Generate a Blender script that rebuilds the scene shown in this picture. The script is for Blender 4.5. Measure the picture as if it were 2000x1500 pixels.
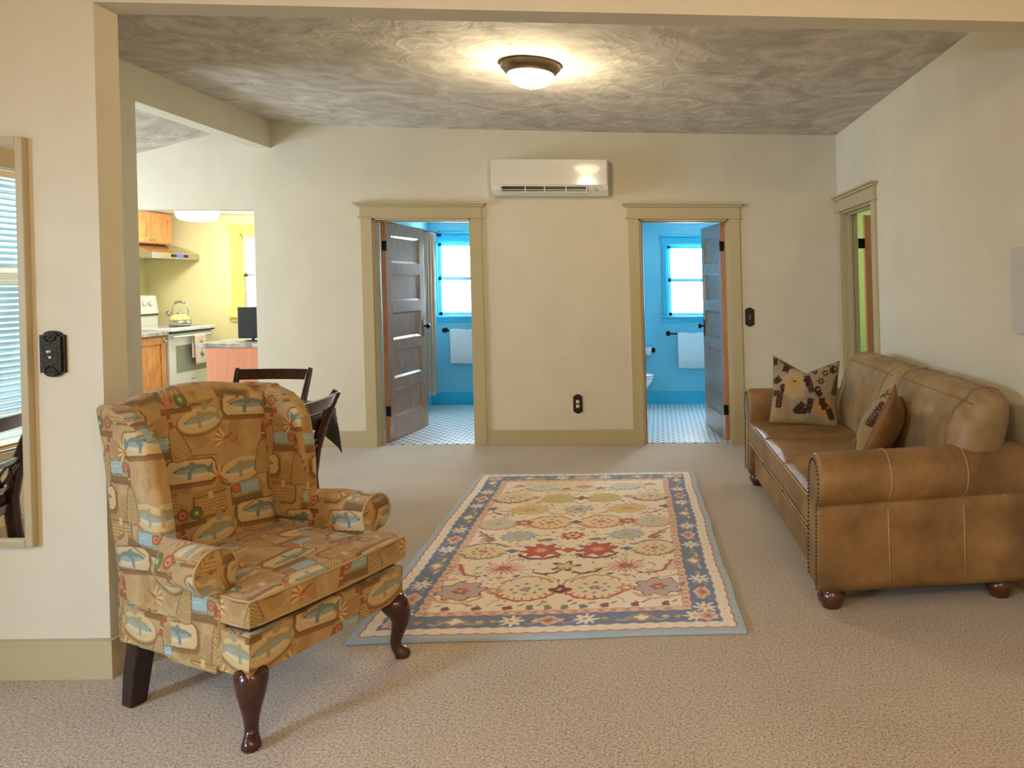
import bpy, bmesh, math, random
import numpy as np
from mathutils import Vector, Matrix, noise as mnoise
random.seed(7)
PI = math.pi
for o in list(bpy.data.objects): bpy.data.objects.remove(o, do_unlink=True)
scn = bpy.context.scene
COL = scn.collection

# ------------------------------------------------------------------ camera
cam_d = bpy.data.cameras.new('camera'); cam = bpy.data.objects.new('camera', cam_d); COL.objects.link(cam)
cam_d.sensor_width = 36; cam_d.sensor_fit = 'HORIZONTAL'; cam_d.lens = 36*1450/2000
cam.location = (0, 0, 1.49); cam.rotation_euler = (PI/2, 0, -0.026)
cam_d.shift_x = -322.7/2000; cam_d.shift_y = -198/2000; cam_d.clip_start = .02
scn.camera = cam
# ------------------------------------------------------------------ colour management, sky
vs = scn.view_settings
vs.view_transform = 'Standard'; vs.look = 'None'; vs.gamma = 1; vs.use_curve_mapping = False; vs.exposure = 0.6
w = bpy.data.worlds.new('sky'); scn.world = w; w.use_nodes = True
bg = w.node_tree.nodes['Background']; bg.inputs[0].default_value = (.66, .86, 1, 1); bg.inputs[1].default_value = 1.3

def light(name, kind, loc, energy, color, size=.1, sizey=None, rot=(0,0,0)):
    d = bpy.data.lights.new(name, kind); d.energy = energy; d.color = color
    if kind == 'AREA':
        d.size = size
        if sizey: d.shape = 'RECTANGLE'; d.size_y = sizey
    else: d.shadow_soft_size = size
    o = bpy.data.objects.new(name, d); COL.objects.link(o); o.location = loc; o.rotation_euler = rot
    return o
COOL = (.62, .80, 1.0); DAY = (.80, .90, 1.0); WARM = (1.0, .72, .44)
# daylight coming in through the windows (lamps outside them; the bedroom fill is inside)
light('daylight_front_room', 'AREA', (-5.25, 1.0, 2.8), 300, COOL, 1.5, 1.7, (0, -math.radians(62), 0))
light('daylight_front_room_rear', 'AREA', (-5.0, -1.7, 2.0), 280, (.50,.74,1), 1.1, 1.1, (math.radians(72), 0, -math.radians(42)))
light('daylight_dining', 'AREA', (-6.45, 5.1, 1.5), 175, DAY, 2.0, 1.5, (0, -PI/2, 0))
light('daylight_kitchen', 'AREA', (-4.3, 10.0, 2.9), 330, DAY, 1.4, 1.2, (-math.radians(50), 0, 0))
light('daylight_bathroom_left', 'AREA', (-2.2, 9.55, 1.55), 170, (.84, .93, 1), 1.0, 1.1, (-PI/2, 0, 0))
light('daylight_bathroom_right', 'AREA', (.5, 9.55, 1.55), 170, (.84, .93, 1), 1.0, 1.1, (-PI/2, 0, 0))
light('bedroom_fill', 'AREA', (3.3, 7.2, 1.6), 20, (1, .95, .8), 1.0, 1.2, (0, PI/2, 0))  # fill lamp added inside the bedroom to light its green walls

# ------------------------------------------------------------------ helpers
LEAN = []          # the house leans a little: walls, casings and what is fixed to them go over by 1.5 degrees
KL = .027
def S(h): return tuple(((c/255)/12.92 if c/255 <= .04045 else ((c/255+.055)/1.055)**2.4) for c in h)
def newobj(name, me, mat=None, parent=None, smooth=False):
    o = bpy.data.objects.new(name, me); COL.objects.link(o)
    if mat is not None:
        for m in (mat if isinstance(mat, (list, tuple)) else [mat]): me.materials.append(m)
    if parent is not None: o.parent = parent
    if smooth:
        me.polygons.foreach_set('use_smooth', [True]*len(me.polygons))
    return o
class MB:
    def __init__(s, fn=None): s.v = []; s.f = []; s.m = []; s.sm = []; s.fn = fn; s.mi = 0; s.T = None
    def _add(s, vs_, fs, smooth=False):
        n = len(s.v)
        for v in vs_:
            v = Vector(v)
            if s.T is not None: v = s.T @ v
            if s.fn: v = Vector(s.fn(*v))
            s.v.append(tuple(v))
        for f in fs: s.f.append(tuple(i+n for i in f)); s.m.append(s.mi); s.sm.append(smooth)
        return s
    def box(s, x0, x1, y0, y1, z0, z1, b=0):
        if x0 > x1: x0, x1 = x1, x0
        if y0 > y1: y0, y1 = y1, y0
        if z0 > z1: z0, z1 = z1, z0
        b = min(b, (x1-x0)*.45, (y1-y0)*.45, (z1-z0)*.45)
        if b <= 0:
            v = [(x, y, z) for z in (z0, z1) for y in (y0, y1) for x in (x0, x1)]
            return s._add(v, [(0,2,3,1),(4,5,7,6),(0,1,5,4),(2,6,7,3),(0,4,6,2),(1,3,7,5)])
        bm = bmesh.new(); bmesh.ops.create_cube(bm, size=1)
        for v in bm.verts: v.co = Vector(((x0+x1)/2+v.co.x*(x1-x0), (y0+y1)/2+v.co.y*(y1-y0), (z0+z1)/2+v.co.z*(z1-z0)))
        bmesh.ops.bevel(bm, geom=bm.edges[:], offset=b, segments=2, affect='EDGES', profile=.6)
        bm.verts.ensure_lookup_table(); bm.verts.index_update()
        vv = [v.co[:] for v in bm.verts]; ff = [[v.index for v in f.verts] for f in bm.faces]; bm.free()
        return s._add(vv, ff)
    def lathe(s, prof, c=(0,0,0), axis='z', n=24, cap=True):
        vv = []; ff = []
        for r, h in prof:
            for i in range(n):
                a = 2*PI*i/n; p = (r*math.cos(a), r*math.sin(a), h)
                if axis == 'x': p = (p[2], p[0], p[1])
                elif axis == 'y': p = (p[0], p[2], p[1])
                vv.append((p[0]+c[0], p[1]+c[1], p[2]+c[2]))
        m = len(prof)
        for j in range(m-1):
            for i in range(n):
                ff.append((j*n+i, j*n+(i+1)%n, (j+1)*n+(i+1)%n, (j+1)*n+i))
        if cap:
            ff.append(tuple(range(n-1, -1, -1))); ff.append(tuple(range((m-1)*n, m*n)))
        return s._add(vv, ff, True)
    def tube(s, pts, r, n=10, closed=False, flat=None):
        pts = [Vector(p) for p in pts]; m = len(pts); rr = r if isinstance(r, (list, tuple)) else [r]*m
        vv = []; ff = []; up = Vector((0,0,1)); N = None
        for k, p in enumerate(pts):
            t = (pts[(k+1) % m if closed else min(k+1, m-1)] - pts[k-1 if closed else max(k-1, 0)]).normalized()
            if N is None:
                N = t.cross(up)
                if N.length < .05: N = t.cross(Vector((1,0,0)))
                N.normalize()
            else:
                N = (N - t*N.dot(t)).normalized()
            B = t.cross(N)
            for i in range(n):
                a = 2*PI*i/n; f = flat if flat else 1
                vv.append(p + N*(rr[k]*math.cos(a)) + B*(rr[k]*f*math.sin(a)))
        for k in range(m if closed else m-1):
            k2 = (k+1) % m
            for i in range(n): ff.append((k*n+i, k*n+(i+1)%n, k2*n+(i+1)%n, k2*n+i))
        if not closed: ff.append(tuple(range(n-1,-1,-1))); ff.append(tuple(range((m-1)*n, m*n)))
        return s._add(vv, ff, True)
    def prism(s, poly, a, b, axis='y'):
        n = len(poly)
        def mk(p, h): return {'y': (p[0], h, p[1]), 'x': (h, p[0], p[1]), 'z': (p[0], p[1], h)}[axis]
        vv = [mk(p, a) for p in poly]+[mk(p, b) for p in poly]
        ff = [tuple(range(n)), tuple(range(2*n-1, n-1, -1))]+[(i, i+n, (i+1)%n+n, (i+1)%n) for i in range(n)]
        return s._add(vv, ff)
    def grid(s, fn, nu, nv, smooth=True, closeu=False):
        vv = [fn(i/(nu if closeu else nu-1), j/(nv-1)) for j in range(nv) for i in range(nu)]
        ff = []
        for j in range(nv-1):
            for i in range(nu if closeu else nu-1):
                a = j*nu+i; b = j*nu+(i+1)%nu
                ff.append((a, b, b+nu, a+nu))
        return s._add(vv, ff, smooth)
    def build(s, name, mat, parent=None, lean=False):
        me = bpy.data.meshes.new(name); me.from_pydata(s.v, [], s.f)
        bm = bmesh.new(); bm.from_mesh(me); bmesh.ops.recalc_face_normals(bm, faces=bm.faces[:]); bm.to_mesh(me); bm.free()
        o = newobj(name, me, mat, parent)
        me.polygons.foreach_set('use_smooth', s.sm); me.polygons.foreach_set('material_index', s.m); me.update()
        if lean: LEAN.append(o)
        return o
def empty(name, loc, rz=0, label=None, cat=None, group=None, kind=None):
    o = bpy.data.objects.new(name, None); COL.objects.link(o); o.location = loc; o.rotation_euler = (0,0,rz); o.empty_display_size = .1
    return tag(o, label, cat, group, kind)
def tag(o, label=None, cat=None, group=None, kind=None):
    if label: o['label'] = label
    if cat: o['category'] = cat
    if group: o['group'] = group
    if kind: o['kind'] = kind
    return o
def struct(o, label=None):
    o['kind'] = 'structure'
    if label: o['label'] = label
    return o

# ------------------------------------------------------------------ materials
def nt(name):
    m = bpy.data.materials.new(name); m.use_nodes = True
    return m, m.node_tree.nodes, m.node_tree.links, m.node_tree.nodes['Principled BSDF']
def plain(name, col, rough=.5, metal=0, spec=.5, coat=0, sheen=0, bump=0, bscale=200, var=0, vscale=4, emit=None, es=1):
    m, N, L, b = nt(name)
    b.inputs['Base Color'].default_value = (*S(col), 1); b.inputs['Roughness'].default_value = rough
    b.inputs['Metallic'].default_value = metal; b.inputs['Specular IOR Level'].default_value = spec
    b.inputs['Coat Weight'].default_value = coat; b.inputs['Sheen Weight'].default_value = sheen
    tc = N.new('ShaderNodeTexCoord')
    if var:
        t = N.new('ShaderNodeTexNoise'); t.inputs['Scale'].default_value = vscale; t.inputs['Detail'].default_value = 4
        L.new(tc.outputs['Object'], t.inputs['Vector'])
        h = N.new('ShaderNodeHueSaturation'); h.inputs['Color'].default_value = (*S(col), 1)
        mr = N.new('ShaderNodeMapRange'); mr.inputs[1].default_value = .25; mr.inputs[2].default_value = .75
        mr.inputs[3].default_value = 1-var; mr.inputs[4].default_value = 1+var
        L.new(t.outputs['Fac'], mr.inputs[0]); L.new(mr.outputs[0], h.inputs['Value']); L.new(h.outputs[0], b.inputs['Base Color'])
    if bump:
        t = N.new('ShaderNodeTexNoise'); t.inputs['Scale'].default_value = bscale; t.inputs['Detail'].default_value = 3
        L.new(tc.outputs['Object'], t.inputs['Vector'])
        bp = N.new('ShaderNodeBump'); bp.inputs['Strength'].default_value = bump; bp.inputs['Distance'].default_value = .01
        L.new(t.outputs['Fac'], bp.inputs['Height']); L.new(bp.outputs[0], b.inputs['Normal'])
    if emit:
        b.inputs['Emission Color'].default_value = (*emit, 1); b.inputs['Emission Strength'].default_value = es
    return m
def ramp(N, stops):
    r = N.new('ShaderNodeValToRGB'); e = r.color_ramp.elements
    while len(e) < len(stops): e.new(.5)
    for k, (p, c) in enumerate(stops): e[k].position = p; e[k].color = (*S(c), 1)
    return r
def wood(name, stops, scale=(1, 12, 12), rough=.35, coat=0, nscale=3, dist=2.5):
    m, N, L, b = nt(name)
    tc = N.new('ShaderNodeTexCoord'); mp = N.new('ShaderNodeMapping'); mp.inputs['Scale'].default_value = scale
    L.new(tc.outputs['Object'], mp.inputs['Vector'])
    t = N.new('ShaderNodeTexNoise'); t.inputs['Scale'].default_value = nscale; t.inputs['Detail'].default_value = 6; t.inputs['Distortion'].default_value = dist
    L.new(mp.outputs[0], t.inputs['Vector']); r = ramp(N, stops); L.new(t.outputs['Fac'], r.inputs[0]); L.new(r.outputs[0], b.inputs['Base Color'])
    b.inputs['Roughness'].default_value = rough; b.inputs['Coat Weight'].default_value = coat
    bp = N.new('ShaderNodeBump'); bp.inputs['Strength'].default_value = .08; bp.inputs['Distance'].default_value = .004
    L.new(t.outputs['Fac'], bp.inputs['Height']); L.new(bp.outputs[0], b.inputs['Normal'])
    return m
def plaster(name, c1, c2, scale, bump, bscale, dist, rough=.85):
    m, N, L, b = nt(name)
    tc = N.new('ShaderNodeTexCoord')
    t = N.new('ShaderNodeTexNoise'); t.inputs['Scale'].default_value = scale; t.inputs['Detail'].default_value = 5; t.inputs['Distortion'].default_value = dist
    L.new(tc.outputs['Object'], t.inputs['Vector']); r = ramp(N, [(.3, c1), (.7, c2)]); L.new(t.outputs['Fac'], r.inputs[0]); L.new(r.outputs[0], b.inputs['Base Color'])
    b.inputs['Roughness'].default_value = rough; b.inputs['Specular IOR Level'].default_value = .25
    t2 = N.new('ShaderNodeTexNoise'); t2.inputs['Scale'].default_value = bscale; t2.inputs['Detail'].default_value = 4; t2.inputs['Distortion'].default_value = dist*1.3
    L.new(tc.outputs['Object'], t2.inputs['Vector'])
    bp = N.new('ShaderNodeBump'); bp.inputs['Strength'].default_value = bump; bp.inputs['Distance'].default_value = .02
    L.new(t2.outputs['Fac'], bp.inputs['Height']); L.new(bp.outputs[0], b.inputs['Normal'])
    return m
M = {}
M['wall'] = plaster('wall_plaster', (212,206,186), (219,213,194), 1.5, .12, 3.0, 1.2)
M['ceiling'] = plaster('swirled_ceiling_plaster', (178,172,162), (222,216,206), 2.6, .55, 4.5, 2.2)
M['trim'] = plain('trim_paint', (186,173,138), .4, var=.02)
M['blue'] = plaster('blue_bath_paint', (116,190,214), (124,197,220), 2, .06, 4, .5, .6)
M['bluetrim'] = plain('teal_trim_paint', (42,172,205), .4)
M['yellow'] = plaster('yellow_kitchen_paint', (244,232,172), (247,236,182), 2, .05, 4, .5, .6)
M['yellowtrim'] = plain('yellow_trim_paint', (248,228,120), .4)
M['green'] = plain('green_bedroom_paint', (150,172,92), .7)
M['white'] = plain('white_enamel', (236,236,230), .25)
M['whitetrim'] = plain('white_ceiling_paint', (232,230,222), .8)
M['black'] = plain('black_iron', (22,21,20), .4, metal=.6)
M['bronze'] = plain('aged_bronze', (52,44,32), .45, metal=.5, bump=.5, bscale=120, var=.25, vscale=60)
M['pewter'] = plain('brushed_pewter', (120,104,78), .38, metal=.85)
M['steel'] = plain('stainless_steel', (190,186,176), .22, metal=1)
M['ivory'] = plain('ivory_plastic', (226,218,196), .35)
M['fir'] = wood('fir_door', [(.2,(132,84,50)),(.5,(160,112,70)),(.8,(180,136,92))], (14,14,1.1), .22, .35)
M['firedge'] = wood('fir_door_edge', [(.2,(176,120,78)),(.8,(200,148,104))], (14,14,1.1), .4)
M['knotty'] = wood('knotty_alder', [(.15,(176,104,52)),(.5,(222,152,88)),(.85,(236,176,112))], (5,5,1), .35, .1, 2.5)
M['alderpanel'] = wood('alder_panel', [(.2,(206,130,90)),(.8,(222,150,108))], (5,5,.8), .45, 0, 1.6)
M['mahogany'] = wood('dark_mahogany', [(.2,(38,14,9)),(.8,(74,32,20))], (8,8,1.5), .22, .4)
M['foot'] = wood('walnut_stain', [(.2,(58,28,14)),(.8,(94,50,26))], (6,6,6), .25, .4)
M['blackwood'] = wood('blackened_wood', [(.2,(24,12,6)),(.8,(46,26,14))], (8,8,2), .4, .1)
M['counter'] = None
def speck(name, stops, scale, rough=.3):
    m, N, L, b = nt(name); tc = N.new('ShaderNodeTexCoord'); t = N.new('ShaderNodeTexNoise'); t.inputs['Scale'].default_value = scale; t.inputs['Detail'].default_value = 8
    L.new(tc.outputs['Object'], t.inputs['Vector']); r = ramp(N, stops); L.new(t.outputs['Fac'], r.inputs[0]); L.new(r.outputs[0], b.inputs['Base Color']); b.inputs['Roughness'].default_value = rough
    return m
M['counter'] = speck('grey_laminate_counter', [(.3,(120,112,104)),(.5,(176,170,160)),(.7,(208,203,194))], 14)
M['towel'] = plain('white_terry', (238,238,240), .95, sheen=.4, bump=.5, bscale=350)
M['tablecloth'] = plain('black_tablecloth', (20,18,16), .9, sheen=.0)
M['clothsheen'] = plain('painted_cloth_sheen', (34,28,46), .3)  # violet tint stands in for sky sheen on the tablecloth
M['porcelain'] = plain('white_porcelain', (240,240,238), .12, coat=.3)
M['curtain'] = plain('taupe_curtain', (150,132,112), .9, bump=.3, bscale=200)
M['pale'] = plain('pale_canvas', (196,192,182), .7)
M['outside'] = plain('leafy_outside', (132,158,160), .9, var=.4, vscale=2)
M['darkglass'] = plain('oven_glass', (150,152,140), .12)
M['black_plastic'] = plain('black_plastic', (24,26,25), .45)
def mirror_mat():
    m, N, L, b = nt('mirror_silver'); b.inputs['Metallic'].default_value = 1; b.inputs['Roughness'].default_value = .01
    b.inputs['Base Color'].default_value = (.86,.89,.88,1); return m
M['mirror'] = mirror_mat()
def frosted():
    m = bpy.data.materials.new('frosted_glass'); m.use_nodes = True; N = m.node_tree.nodes; L = m.node_tree.links
    for n in list(N): N.remove(n)
    o = N.new('ShaderNodeOutputMaterial'); t = N.new('ShaderNodeBsdfTranslucent'); g = N.new('ShaderNodeBsdfTransparent'); mx = N.new('ShaderNodeMixShader')
    t.inputs[0].default_value = (.98,.99,1,1); g.inputs[0].default_value = (1,1,1,1); mx.inputs[0].default_value = .35
    tc = N.new('ShaderNodeTexCoord'); ns = N.new('ShaderNodeTexNoise'); ns.inputs['Scale'].default_value = 3
    L.new(tc.outputs['Object'], ns.inputs['Vector']); mr = N.new('ShaderNodeMapRange'); mr.inputs[3].default_value = .25; mr.inputs[4].default_value = .5
    L.new(ns.outputs['Fac'], mr.inputs[0]); L.new(mr.outputs[0], mx.inputs[0])
    L.new(t.outputs[0], mx.inputs[1]); L.new(g.outputs[0], mx.inputs[2]); L.new(mx.outputs[0], o.inputs[0]); return m
M['frost'] = frosted()
def clear():
    m = bpy.data.materials.new('window_glass'); m.use_nodes = True; N = m.node_tree.nodes; L = m.node_tree.links
    for n in list(N): N.remove(n)
    o = N.new('ShaderNodeOutputMaterial'); t = N.new('ShaderNodeBsdfGlossy'); g = N.new('ShaderNodeBsdfTransparent'); mx = N.new('ShaderNodeMixShader')
    t.inputs['Roughness'].default_value = .02; mx.inputs[0].default_value = .06
    L.new(g.outputs[0], mx.inputs[1]); L.new(t.outputs[0], mx.inputs[2]); L.new(mx.outputs[0], o.inputs[0]); return m
M['glass'] = clear()
def carpet():
    m, N, L, b = nt('beige_fleck_carpet'); tc = N.new('ShaderNodeTexCoord')
    t = N.new('ShaderNodeTexNoise'); t.inputs['Scale'].default_value = 230; t.inputs['Detail'].default_value = 2; t.inputs['Roughness'].default_value = .7
    t2 = N.new('ShaderNodeTexNoise'); t2.inputs['Scale'].default_value = 110; t2.inputs['Detail'].default_value = 3
    t3 = N.new('ShaderNodeTexNoise'); t3.inputs['Scale'].default_value = 1.2; t3.inputs['Detail'].default_value = 2
    for x in (t, t2, t3): L.new(tc.outputs['Object'], x.inputs['Vector'])
    a = N.new('ShaderNodeMath'); a.operation = 'MULTIPLY_ADD'; L.new(t2.outputs['Fac'], a.inputs[0]); a.inputs[1].default_value = .6; 
    a2 = N.new('ShaderNodeMath'); a2.operation = 'MULTIPLY'; L.new(t.outputs['Fac'], a2.inputs[0]); a2.inputs[1].default_value = .55; L.new(a2.outputs[0], a.inputs[2])
    a3 = N.new('ShaderNodeMath'); a3.operation = 'MULTIPLY_ADD'; L.new(t3.outputs['Fac'], a3.inputs[0]); a3.inputs[1].default_value = .12; L.new(a.outputs[0], a3.inputs[2])
    r = ramp(N, [(.46,(112,98,82)),(.60,(172,158,140)),(.76,(206,194,178))]); L.new(a3.outputs[0], r.inputs[0]); L.new(r.outputs[0], b.inputs['Base Color'])
    b.inputs['Roughness'].default_value = 1; b.inputs['Specular IOR Level'].default_value = .1; b.inputs['Sheen Weight'].default_value = .2
    bp = N.new('ShaderNodeBump'); bp.inputs['Strength'].default_value = .5; bp.inputs['Distance'].default_value = .006
    L.new(a.outputs[0], bp.inputs['Height']); L.new(bp.outputs[0], b.inputs['Normal']); return m
M['carpet'] = carpet()
def tilefloor():
    m, N, L, b = nt('white_mosaic_with_black_dots'); tc = N.new('ShaderNodeTexCoord')
    mp = N.new('ShaderNodeMapping'); mp.inputs['Rotation'].default_value = (0,0,PI/4); mp.inputs['Scale'].default_value = (1/.0707,)*3
    L.new(tc.outputs['Object'], mp.inputs['Vector'])
    fr = N.new('ShaderNodeVectorMath'); fr.operation = 'FRACTION'; L.new(mp.outputs[0], fr.inputs[0])
    sb = N.new('ShaderNodeVectorMath'); sb.operation = 'SUBTRACT'; sb.inputs[1].default_value = (.5,.5,0); L.new(fr.outputs[0], sb.inputs[0])
    ab = N.new('ShaderNodeVectorMath'); ab.operation = 'ABSOLUTE'; L.new(sb.outputs[0], ab.inputs[0])
    sp = N.new('ShaderNodeSeparateXYZ'); L.new(ab.outputs[0], sp.inputs[0])
    mx = N.new('ShaderNodeMath'); mx.operation = 'ADD'; L.new(sp.outputs[0], mx.inputs[0]); L.new(sp.outputs[1], mx.inputs[1])
    lt = N.new('ShaderNodeMath'); lt.operation = 'LESS_THAN'; lt.inputs[1].default_value = .31; L.new(mx.outputs[0], lt.inputs[0])
    g = N.new('ShaderNodeMath'); g.operation = 'MAXIMUM'; L.new(sp.outputs[0], g.inputs[0]); L.new(sp.outputs[1], g.inputs[1])
    gg = N.new('ShaderNodeMath'); gg.operation = 'GREATER_THAN'; gg.inputs[1].default_value = .48; L.new(g.outputs[0], gg.inputs[0])
    m1 = N.new('ShaderNodeMix'); m1.data_type = 'RGBA'; m1.inputs[6].default_value = (*S((232,234,234)),1); m1.inputs[7].default_value = (*S((196,200,202)),1); L.new(gg.outputs[0], m1.inputs[0])
    m2 = N.new('ShaderNodeMix'); m2.data_type = 'RGBA'; m2.inputs[7].default_value = (*S((30,34,38)),1); L.new(lt.outputs[0], m2.inputs[0]); L.new(m1.outputs[2], m2.inputs[6])
    L.new(m2.outputs[2], b.inputs['Base Color']); b.inputs['Roughness'].default_value = .3; return m
M['tile'] = tilefloor()
def leather(name, c1, c2, c3, rough=.36):
    m, N, L, b = nt(name); tc = N.new('ShaderNodeTexCoord')
    t = N.new('ShaderNodeTexNoise'); t.inputs['Scale'].default_value = 3.2; t.inputs['Detail'].default_value = 6; t.inputs['Roughness'].default_value = .6
    L.new(tc.outputs['Object'], t.inputs['Vector']); r = ramp(N, [(.3,c1),(.52,c2),(.75,c3)]); L.new(t.outputs['Fac'], r.inputs[0]); L.new(r.outputs[0], b.inputs['Base Color'])
    mr = N.new('ShaderNodeMapRange'); mr.inputs[3].default_value = rough-.08; mr.inputs[4].default_value = rough+.14; L.new(t.outputs['Fac'], mr.inputs[0]); L.new(mr.outputs[0], b.inputs['Roughness'])
    v = N.new('ShaderNodeTexVoronoi'); v.inputs['Scale'].default_value = 160; L.new(tc.outputs['Object'], v.inputs['Vector'])
    t2 = N.new('ShaderNodeTexNoise'); t2.inputs['Scale'].default_value = 9; t2.inputs['Detail'].default_value = 4; t2.inputs['Distortion'].default_value = .6; L.new(tc.outputs['Object'], t2.inputs['Vector'])
    ad = N.new('ShaderNodeMath'); ad.operation = 'MULTIPLY_ADD'; L.new(v.outputs['Distance'], ad.inputs[0]); ad.inputs[1].default_value = .10; L.new(t2.outputs['Fac'], ad.inputs[2])
    bp = N.new('ShaderNodeBump'); bp.inputs['Strength'].default_value = .35; bp.inputs['Distance'].default_value = .02; L.new(ad.outputs[0], bp.inputs['Height']); L.new(bp.outputs[0], b.inputs['Normal'])
    return m
M['leather'] = leather('brown_leather', (98,72,40), (136,102,58), (168,132,84))
M['leather_light'] = leather('tan_leather_back', (122,98,66), (146,120,82), (172,146,106), .42)
M['seam'] = plain('leather_piping', (178,144,96), .5)
def attrmat(name, rough=.95, bump=.4, bscale=500, sheen=.2):
    m, N, L, b = nt(name); a = N.new('ShaderNodeAttribute'); a.attribute_name = 'Col'; tc = N.new('ShaderNodeTexCoord')
    t = N.new('ShaderNodeTexNoise'); t.inputs['Scale'].default_value = bscale; t.inputs['Detail'].default_value = 2; L.new(tc.outputs['Object'], t.inputs['Vector'])
    h = N.new('ShaderNodeHueSaturation'); mr = N.new('ShaderNodeMapRange'); mr.inputs[3].default_value = .86; mr.inputs[4].default_value = 1.14
    L.new(t.outputs['Fac'], mr.inputs[0]); L.new(mr.outputs[0], h.inputs['Value']); L.new(a.outputs['Color'], h.inputs['Color']); L.new(h.outputs[0], b.inputs['Base Color'])
    b.inputs['Roughness'].default_value = rough; b.inputs['Specular IOR Level'].default_value = .15; b.inputs['Sheen Weight'].default_value = sheen
    bp = N.new('ShaderNodeBump'); bp.inputs['Strength'].default_value = bump; bp.inputs['Distance'].default_value = .004; L.new(t.outputs['Fac'], bp.inputs['Height']); L.new(bp.outputs[0], b.inputs['Normal'])
    return m
M['print'] = attrmat('fishing_print_upholstery', .9, .3, 420)
M['rug'] = attrmat('hooked_wool_rug', 1, .6, 300)
M['floral'] = attrmat('floral_chenille', .95, .6, 300)

# ------------------------------------------------------------------ painted cloth patterns (drawn with arithmetic, carried as point colours)
class Canvas:
    def __init__(s, w, h, res, col, wrap=False):
        s.w, s.h, s.res, s.wrap = w, h, res, wrap; s.nx, s.ny = int(round(w/res)), int(round(h/res))
        s.a = np.empty((s.ny, s.nx, 3)); s.a[:] = col
        s.x, s.y = np.meshgrid((np.arange(s.nx)+.5)*res, (np.arange(s.ny)+.5)*res)
    def loc(s, cx, cy, rot):
        dx = s.x-cx; dy = s.y-cy
        if s.wrap:
            dx = (dx+s.w/2) % s.w - s.w/2; dy = (dy+s.h/2) % s.h - s.h/2
        c, q = math.cos(rot), math.sin(rot)
        return dx*c+dy*q, -dx*q+dy*c
    def sub(s, cx, cy, R):
        if s.wrap: return s
        i0, i1 = max(0, int((cx-R)/s.res)-1), min(s.nx, int((cx+R)/s.res)+2); j0, j1 = max(0, int((cy-R)/s.res)-1), min(s.ny, int((cy+R)/s.res)+2)
        q = Canvas.__new__(Canvas); q.w, q.h, q.res, q.wrap, q.nx, q.ny = s.w, s.h, s.res, False, s.nx, s.ny
        q.a = s.a[j0:max(j1, j0), i0:max(i1, i0)]; q.x = s.x[j0:max(j1, j0), i0:max(i1, i0)]; q.y = s.y[j0:max(j1, j0), i0:max(i1, i0)]; return q
    def put(s, mask, col, a=1):
        s.a[mask] = s.a[mask]*(1-a)+np.array(col)*a
    def ell(s, cx, cy, rx, ry, col, rot=0, a=1, lob=0, amp=0):
        s = s.sub(cx, cy, max(rx, ry)*(1.05+amp)); X, Y = s.loc(cx, cy, rot); r = np.sqrt((X/rx)**2+(Y/ry)**2)
        if lob: r = r/(1+amp*np.cos(lob*np.arctan2(Y/ry, X/rx)))
        s.put(r < 1, col, a)
    def ring(s, cx, cy, rx, ry, t, col, rot=0, a=1, a0=-9, a1=9, lob=0, amp=0):
        s = s.sub(cx, cy, max(rx, ry)*(1.05+amp)+t*2); X, Y = s.loc(cx, cy, rot); r = np.sqrt((X/rx)**2+(Y/ry)**2); th = np.arctan2(Y/ry, X/rx)
        if lob: r = r/(1+amp*np.cos(lob*th))
        s.put((np.abs(r-1)*min(rx, ry) < t/2) & (th > a0) & (th < a1), col, a)
    def rect(s, cx, cy, hx, hy, col, rot=0, a=1, chamf=0):
        s = s.sub(cx, cy, math.hypot(hx, hy)*1.02); X, Y = s.loc(cx, cy, rot); X = np.abs(X); Y = np.abs(Y)
        s.put((X < hx) & (Y < hy) & ((X-hx)+(Y-hy) < -chamf), col, a)
    def line(s, x0, y0, x1, y1, t, col, a=1):
        s.rect((x0+x1)/2, (y0+y1)/2, math.hypot(x1-x0, y1-y0)/2+t/2, t/2, col, math.atan2(y1-y0, x1-x0), a)
    def fish(s, cx, cy, L_, col, dark, rot=0):
        X, Y = s.loc(cx, cy, rot); u = X/(L_/2)
        hh = L_*.17*np.sqrt(np.clip(1-u*u, 0, 1))*(1-.25*u)
        body = (np.abs(Y) < hh); s.put(body, col); s.put(body & (Y > hh*.35), dark); s.put(body & (Y < -hh*.45), (196,184,154))
        s.put((u < -.82) & (u > -1.2) & (np.abs(Y) < L_*.16*(-u-.72)/.4), dark)
        s.put((np.abs(u+.05) < .16) & (Y > 0) & (Y < L_*.24-np.abs(X)*.3), dark)
        s.put((np.abs(u-.1) < .1) & (Y < 0) & (Y > -L_*.22), dark)
        s.put((np.abs(u-.85) < .04) & (np.abs(Y-L_*.02) < L_*.012), (30,30,30))
    def sample(s, u, v):
        i = u/s.res-.5; j = v/s.res-.5
        i0 = np.floor(i).astype(int); j0 = np.floor(j).astype(int); fi = (i-i0)[:,None]; fj = (j-j0)[:,None]
        def g(a, b):
            if s.wrap: a = a % s.nx; b = b % s.ny
            else: a = np.clip(a, 0, s.nx-1); b = np.clip(b, 0, s.ny-1)
            return s.a[b, a]
        c = (g(i0,j0)*(1-fi)+g(i0+1,j0)*fi)*(1-fj)+(g(i0,j0+1)*(1-fi)+g(i0+1,j0+1)*fi)*fj
        return c
def paint(me, canvas, u, v):
    c = canvas.sample(np.asarray(u), np.asarray(v))/255.
    lin = np.where(c <= .04045, c/12.92, ((c+.055)/1.055)**2.4)
    rgba = np.ones((len(lin), 4)); rgba[:, :3] = lin
    at = me.color_attributes.new('Col', 'FLOAT_COLOR', 'POINT'); at.data.foreach_set('color', rgba.ravel())

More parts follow.
